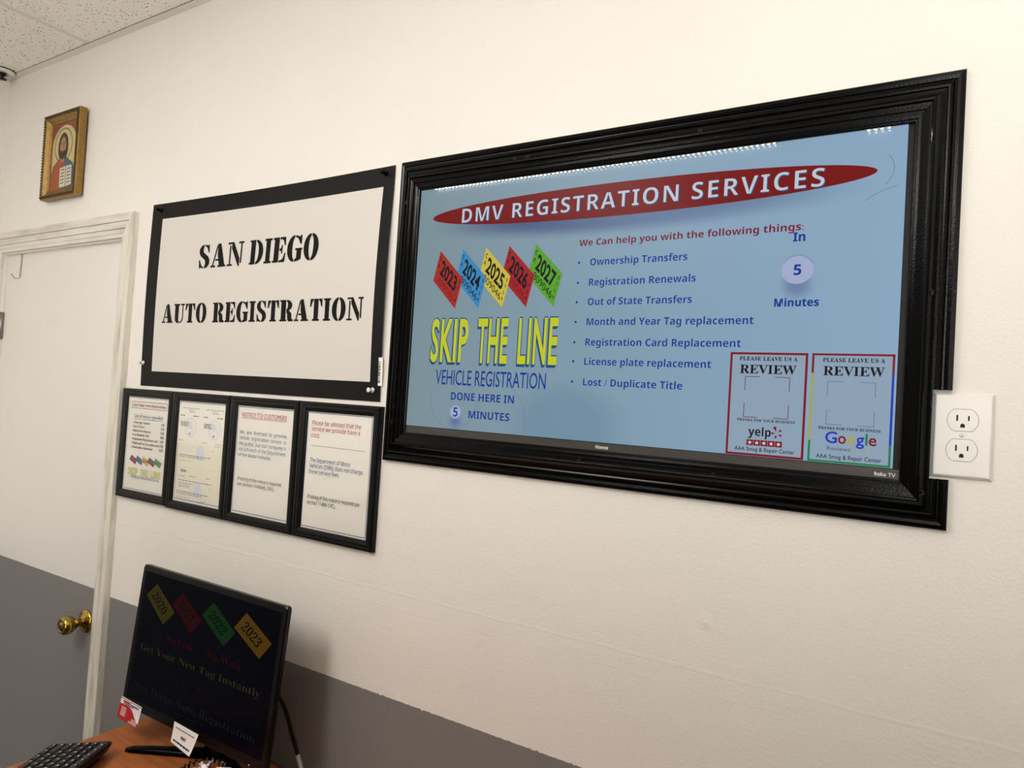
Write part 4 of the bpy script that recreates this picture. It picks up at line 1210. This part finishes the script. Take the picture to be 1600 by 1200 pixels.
m = MB(); m.prism([(-.405, -.078, DZ + .006), (-.345, -.078, DZ + .006), (-.345, -.040, DZ + .006), (-.405, -.040, DZ + .006)], M_black_shiny, (0, 0.004, 0.17)); m.build('stand_neck', mon, bevel=.004)
# splayed stand feet
def foot(tip):
    m = MB()
    hub = Vector((-.375, -.055, DZ)); tp = Vector((*tip, DZ)); d_ = (tp - hub); L_ = d_.length; d_.normalize(); s = d_.cross(Vector((0, 0, 1)))
    secs = [(0.0, .020, .016), (.3, .017, .014), (.7, .013, .012), (.94, .011, .009), (1.0, .006, .006)]
    vs_ = []
    for t2, w, h in secs:
        c = hub + d_ * (L_ * t2)
        for a, b_ in ((-1, 0.0005), (-1, .55), (-.6, .92), (0, 1), (.6, .92), (1, .55), (1, 0.0005)):
            vs_.append(c + s * (a * w) + Vector((0, 0, b_ * h)))
    k = 7; fs = []
    for i in range(len(secs) - 1):
        for j in range(k):
            jj = (j + 1) % k; fs.append((i * k + j, i * k + jj, (i + 1) * k + jj, (i + 1) * k + j))
    fs.append(tuple(range(k))); fs.append(tuple((len(secs) - 1) * k + j for j in reversed(range(k))))
    m.mesh(vs_, fs, M_black_shiny, True); m.build('stand_foot', mon)
foot((-.5560, -.1680)); foot((-.1950, -.1080))

# cable behind the monitor
cb = thing('power_cable', 'black cable hanging behind the right side of the monitor', 'cable', (-0.22, -0.05, DZ))
cp = [(-.300, -.085, .985), (-.262, -.068, .985), (-.232, -.055, .978), (-.205, -.045, .958), (-.188, -.038, .925), (-.175, -.032, .885), (-.160, -.026, .845), (-.146, -.024, .815), (-.135, -.026, .797), (-.110, -.036, .7905), (-.06, -.07, .7895), (0.05, -.10, .7895)]
def smooth_path(pts, n=6):
    P = [Vector(p) for p in pts]; out = []
    for i in range(len(P) - 1):
        p0, p1, p2, p3 = P[max(i - 1, 0)], P[i], P[i + 1], P[min(i + 2, len(P) - 1)]
        for k in range(n):
            t2 = k / n
            out.append(.5 * ((2 * p1) + (p2 - p0) * t2 + (2 * p0 - 5 * p1 + 4 * p2 - p3) * t2 ** 2 + (3 * p1 - p0 - 3 * p2 + p3) * t2 ** 3))
    return out + [P[-1]]
cps = smooth_path(cp)
m = MB(); m.tube(cps, 0.0042, M_black_matte, 10); m.build('cord', cb)
m = MB(); m.tube(cps[36:43], 0.0047, mat('cable_tag_white', (196, 194, 190), rough=.5), 10); m.build('cable_tag', cb)

# business cards stuck to the lower edge of the monitor
def card(label, A, B, Cc, Dx, draw, bend=0.0):
    t = thing('business_card', label, 'card', mp_((Cc[0] + Dx[0]) / 2, -Dx[1], 0.002), 'cards stuck on the monitor')
    m = MB()
    def q(px, pz, k=0.0):
        top = (A[0] + px * (B[0] - A[0]), A[1] + px * (B[1] - A[1])); bot = (Dx[0] + px * (Cc[0] - Dx[0]), Dx[1] + px * (Cc[1] - Dx[1]))
        x = bot[0] + pz * (top[0] - bot[0]); z = bot[1] + pz * (top[1] - bot[1])
        return tuple(mp_(x, -z, 0.0016 + bend * (1 - pz) ** 2 * (.4 + .6 * px) + k))
    draw(m, q)
    m.build('card_sheet', t, recalc=False)
def grid_on(m, q, u0, u1, w0, w1, mt, k=0.0, n=6):
    for i in range(n):
        for j in range(n):
            a, b_, c, d_ = u0 + (u1 - u0) * i / n, u0 + (u1 - u0) * (i + 1) / n, w0 + (w1 - w0) * j / n, w0 + (w1 - w0) * (j + 1) / n
            m.poly([q(a, c, k), q(b_, c, k), q(b_, d_, k), q(a, d_, k)], mt, True)
M_card_red = mat('card_red_ink', (178, 26, 34), rough=.4); M_card_white = mat('card_white', (238, 232, 228), rough=.4); M_card_navy = mat('card_navy_ink', (44, 44, 92), rough=.4)
def draw_red(m, q):
    grid_on(m, q, 0, 1, 0, 1, M_card_white)
    # red field with a wavy upper edge
    pts = [q(0, 0, .0004), q(1, 0, .0004), q(1, .20, .0004)] + [q(u, w, .0004) for u, w in ((.92, .26), (.80, .38), (.70, .52), (.60, .64), (.48, .71), (.36, .73), (.2, .71), (.0, .68))]
    m.poly(pts, M_card_red)
    m.poly([q(0, .93, .0005), q(1, .93, .0005), q(1, .96, .0005), q(0, .96, .0005)], M_card_navy)
    m.poly([q(.14, .80, .0005), q(.48, .80, .0005), q(.48, .89, .0005), q(.14, .89, .0005)], M_card_red)
    m.poly([q(.50, .80, .0005), q(.88, .80, .0005), q(.88, .86, .0005), q(.50, .86, .0005)], M_card_navy)
    m.poly([q(.16, .74, .0006), q(.66, .74, .0006), q(.66, .78, .0006), q(.16, .78, .0006)], M_card_navy)
    for i in range(6):
        w = .56 - i * .075; m.poly([q(.12, w, .0006), q(.36, w, .0006), q(.36, w + .028, .0006), q(.12, w + .028, .0006)], M_card_white)
    for i in range(5):
        w = .26 - i * .05; u = .62 if i < 3 else .5
        m.poly([q(u + .06, w, .0006), q(.95, w, .0006), q(.95, w + .022, .0006), q(u + .06, w + .022, .0006)], M_card_white)
card('red and white business card on the lower left corner of the monitor', (-.6270, -.3050), (-.5435, -.3088), (-.5525, -.3590), (-.6345, -.3530), draw_red)
def draw_white(m, q):
    grid_on(m, q, 0, 1, 0, 1, M_card_white)
    for w, u0, u1, h in ((.76, .10, .90, .05), (.14, .10, .90, .08)):
        u = u0
        while u < u1:
            dw = random.uniform(.05, .13); m.poly([q(u, w, .0006), q(min(u + dw, u1), w, .0006), q(min(u + dw, u1), w + h, .0006), q(u, w + h, .0006)], M_ink_grey if w > .5 else M_ink_black); u += dw + .02
    text(m, 'DMV', .40, .62, .40, .15, 0, M_ink_black, 'bold', fn=lambda a, b_: q(a, b_, .0006))
card('small white business card with black print on the lower middle of the monitor', (-.4205, -.3046), (-.3337, -.3078), (-.3480, -.3560), (-.4205, -.3470), draw_white, bend=.004)

# ================================================================== KEYBOARD
kb = thing('keyboard', 'black computer keyboard lying at an angle on the desk by the door', 'keyboard', (0, 0, 0))
# local frame: u = along the rows toward the near end, v = from the front edge to the back (function-key) edge
KO = Vector((-0.6800, -0.2655, DZ)); KU = Vector((0.490, -0.872, 0)); KV = Vector((0.872, 0.490, 0))
KL, KD = 0.44, 0.140
kb.location = KO
def kbp(u, v, h):
    return KO + KU * u + KV * v + Vector((0, 0, 0.0))  + Vector((0, 0, h))
def top_h(v): return 0.017 + 0.018 * v / KD
m = MB()
sec = [(0.000, 0.004), (0.000, 0.013), (0.004, 0.0172), (KD * .5, top_h(KD * .5)), (KD - .006, top_h(KD - .006)), (KD - .001, top_h(KD) - .003), (KD, top_h(KD) - .007), (KD - .010, .010), (KD - .030, .004)]
us = [(0.000, .90, -.006), (0.003, .97, -.002), (0.010, 1.0, 0.0), (KL - .01, 1.0, 0.0), (KL, .96, -.003)]
vs_ = []
for u, sc2, dh in us:
    for v, h in sec:
        vs_.append(kbp(u, KD / 2 + (v - KD / 2) * sc2, max(.0015, h + (dh if h > .006 else 0))))
k = len(sec); fs = []
for i in range(len(us) - 1):
    for j in range(k):
        jj = (j + 1) % k; fs.append((i * k + j, i * k + jj, (i + 1) * k + jj, (i + 1) * k + j))
fs.append(tuple(range(k))); fs.append(tuple((len(us) - 1) * k + j for j in reversed(range(k))))
M_kb = mat('keyboard_black', (24, 24, 25), rough=.35, spec=.5)
m.mesh(vs_, fs, M_kb); m.build('keyboard_body', kb, bevel=.0015)
for u in (.03, KL - .06):
    m = MB(); m.prism([kbp(u, KD - .030, .0003), kbp(u, KD - .012, .0003), kbp(u, KD - .012, .012), kbp(u, KD - .030, .010)], M_kb, KU * .03); m.build('tilt_foot', kb)
M_key = mat('key_black', (14, 14, 15), rough=.4, spec=.5); M_leg = mat('key_legend', (210, 210, 212), rough=.5)
def key(u0, u1, v0, v1, small=False):
    m = MB(); lo = []; hi = []
    hb = .0032 if not small else .0015
    for a, b_ in ((u0, v0), (u1, v0), (u1, v1), (u0, v1)):
        lo.append(kbp(a, b_, top_h(b_) - .0006))
    i_ = .0016
    for a, b_ in ((u0 + i_, v0 + i_), (u1 - i_, v0 + i_), (u1 - i_, v1 - i_), (u0 + i_, v1 - i_)):
        hi.append(kbp(a, b_, top_h(b_) + hb))
    m.mesh(lo + hi, [(4, 5, 6, 7), (0, 1, 5, 4), (1, 2, 6, 5), (2, 3, 7, 6), (3, 0, 4, 7)], M_key)
    # printed legend
    cu, cv = u0 + .0050, v1 - .0065
    if small: cu, cv = (u0 + u1) / 2 - .001, (v0 + v1) / 2
    w = .0017
    m.poly([kbp(cu, cv - w, top_h(cv) + hb + .0002), kbp(cu + .0030, cv - w, top_h(cv) + hb + .0002), kbp(cu + .0030, cv + w, top_h(cv) + hb + .0002), kbp(cu, cv + w, top_h(cv) + hb + .0002)], M_leg)
    m.build('key', kb, recalc=False)
P19 = .0188
lay = [  # v of the row, list of key widths (in key units) from the far end
    (0.008, [1.25, 1.25, 1.25, 4.0]), (0.008 + P19, [2.25, 1, 1, 1, 1, 1, 1]), (0.008 + 2 * P19, [1.75, 1, 1, 1, 1, 1, 1, 1]), (0.008 + 3 * P19, [1.5, 1, 1, 1, 1, 1, 1, 1]), (0.008 + 4 * P19, [1, 1, 1, 1, 1, 1, 1, 1, 1])]
for v, ws in lay:
    u = .016
    for w in ws:
        key(u, u + w * P19 - .0022, v, v + P19 - .0024); u += w * P19
u = .016
for i in range(9):
    key(u, u + .0150, .008 + 5 * P19 + .004, .008 + 5 * P19 + .016); u += P19
for i in range(5):
    key(.022 + i * .022, .022 + i * .022 + .011, KD - .0135, KD - .0060, True)

# ================================================================== CANDY DISH
DCX, DCY, DR = -0.2765, -0.1690, 0.0470
dish = thing('candy_dish', 'clear glass dish with a scalloped rim in front of the monitor', 'dish', (DCX, DCY, DZ))
M_clear = mat('clear_glass', (240, 244, 242), rough=.02, trans=1.0)
M_clear.node_tree.nodes['Principled BSDF'].inputs['IOR'].default_value = 1.45
m = MB(); n = 168; NS = 24
prof = [(.026, .000, 0), (.028, .003, 0), (.037, .013, .1), (.043, .028, .4), (DR, .0465, 1.0), (DR - .0018, .0475, 1.0), (DR - .0036, .0460, 1.0), (.040, .028, .4), (.034, .016, .1), (.022, .007, 0)]
vs_ = []
for r_, h, wv in prof:
    for i in range(n):
        a = 2 * math.pi * i / n; w = math.cos(NS * a)
        vs_.append((DCX + r_ * (1 + .022 * wv * w) * math.cos(a), DCY + r_ * (1 + .022 * wv * w) * math.sin(a), DZ + .0004 + h + .0022 * wv * w))
fs = []
for k in range(len(prof) - 1):
    for i in range(n):
        j = (i + 1) % n; fs.append((k * n + i, k * n + j, (k + 1) * n + j, (k + 1) * n + i))
fs.append(tuple(reversed(range(n)))); fs.append(tuple((len(prof) - 1) * n + i for i in range(n)))
m.mesh(vs_, fs, M_clear, True); m.build('bowl', dish)

# wrapped sweets heaped in the dish
M_wrap = mat('sweet_wrapper', (232, 224, 226), rough=.25, spec=.6)
M_stripe = mat('sweet_wrapper_stripe', (84, 44, 84), rough=.3)
def make_sweet(first):
    t = thing('wrapped_candy', 'small white wrapped candy with dark stripes in the scalloped glass dish', 'candy', (0, 0, 0), 'wrapped candies in the glass dish')
    m = MB(); n = 18; secs = 9; vs_ = []; fs = []
    for k in range(secs):
        u = -1 + 2 * k / (secs - 1); r_ = .0062 * math.sqrt(max(.04, 1 - (u * .92) ** 2))
        for i in range(n):
            a = 2 * math.pi * i / n; vs_.append((u * .0085, r_ * math.cos(a), r_ * math.sin(a) * .8))
    for k in range(secs - 1):
        for i in range(n):
            j = (i + 1) % n
            m.mesh([vs_[k * n + i], vs_[k * n + j], vs_[(k + 1) * n + j], vs_[(k + 1) * n + i]], [(0, 1, 2, 3)], M_stripe if (i // 2) % 4 == 0 else M_wrap, True)
    m.build('candy_body', t, weld=True)
    for s in (-1, 1):
        m = MB(); pts = []
        for k in range(9):
            a = -1 + 2 * k / 8; pts.append((s * .0165, a * .0060, .0018 * math.sin(k * 2.3)))
        base = [(s * .0082, a * .0016, 0) for a in (-1, 1)]
        for k in range(8):
            b0 = Vector(base[0]).lerp(Vector(base[1]), k / 8); b1 = Vector(base[0]).lerp(Vector(base[1]), (k + 1) / 8)
            m.poly([b0, b1, pts[k + 1], pts[k]], M_wrap if k % 3 else M_stripe)
        m.build('twisted_end', t, recalc=False)
    return t
sweet = make_sweet(True)
random.seed(11)
spots = []
for layer, (cnt, rad, hz) in enumerate(((5, .016, .017), (6, .024, .030), (5, .024, .0405), (3, .010, .0470))):
    for k in range(cnt):
        a = 2 * math.pi * (k + .37 * layer) / cnt
        spots.append((DCX + rad * math.cos(a), DCY + rad * math.sin(a), DZ + hz))
for i, (x, y, z) in enumerate(spots):
    if i == 0:
        t = sweet
    else:
        t = sweet.copy(); COL.objects.link(t)
        for ch in sweet.children:
            if ch.parent is sweet:
                c = ch.copy(); c.parent = t; COL.objects.link(c)
    t.location = (x, y, z)
    t.rotation_euler = (random.uniform(-.4, .4), random.uniform(-.35, .35), random.uniform(0, 6.28))
pk = thing('paper_packet', 'small white paper packet lying on the candies at the right of the glass dish', 'packet', (-.2435, -.1550, DZ + .054))
m = MB()
c0 = Vector((-.2515, -.1560, DZ + .0545)); e1 = Vector((.030, .012, .004)); e2 = Vector((.010, -.026, .001))
m.prism([c0, c0 + e1, c0 + e1 + e2, c0 + e2], M_card_white, (0, 0, .0012)); m.build('packet_body', pk, bevel=.0003)
m = MB(); o_ = c0 + Vector((0, 0, .0015))
m.poly([o_ + e1 * .25 + e2 * .35, o_ + e1 * .6 + e2 * .35, o_ + e1 * .6 + e2 * .55, o_ + e1 * .25 + e2 * .55], M_ink_black); m.build('packet_print', pk, recalc=False)
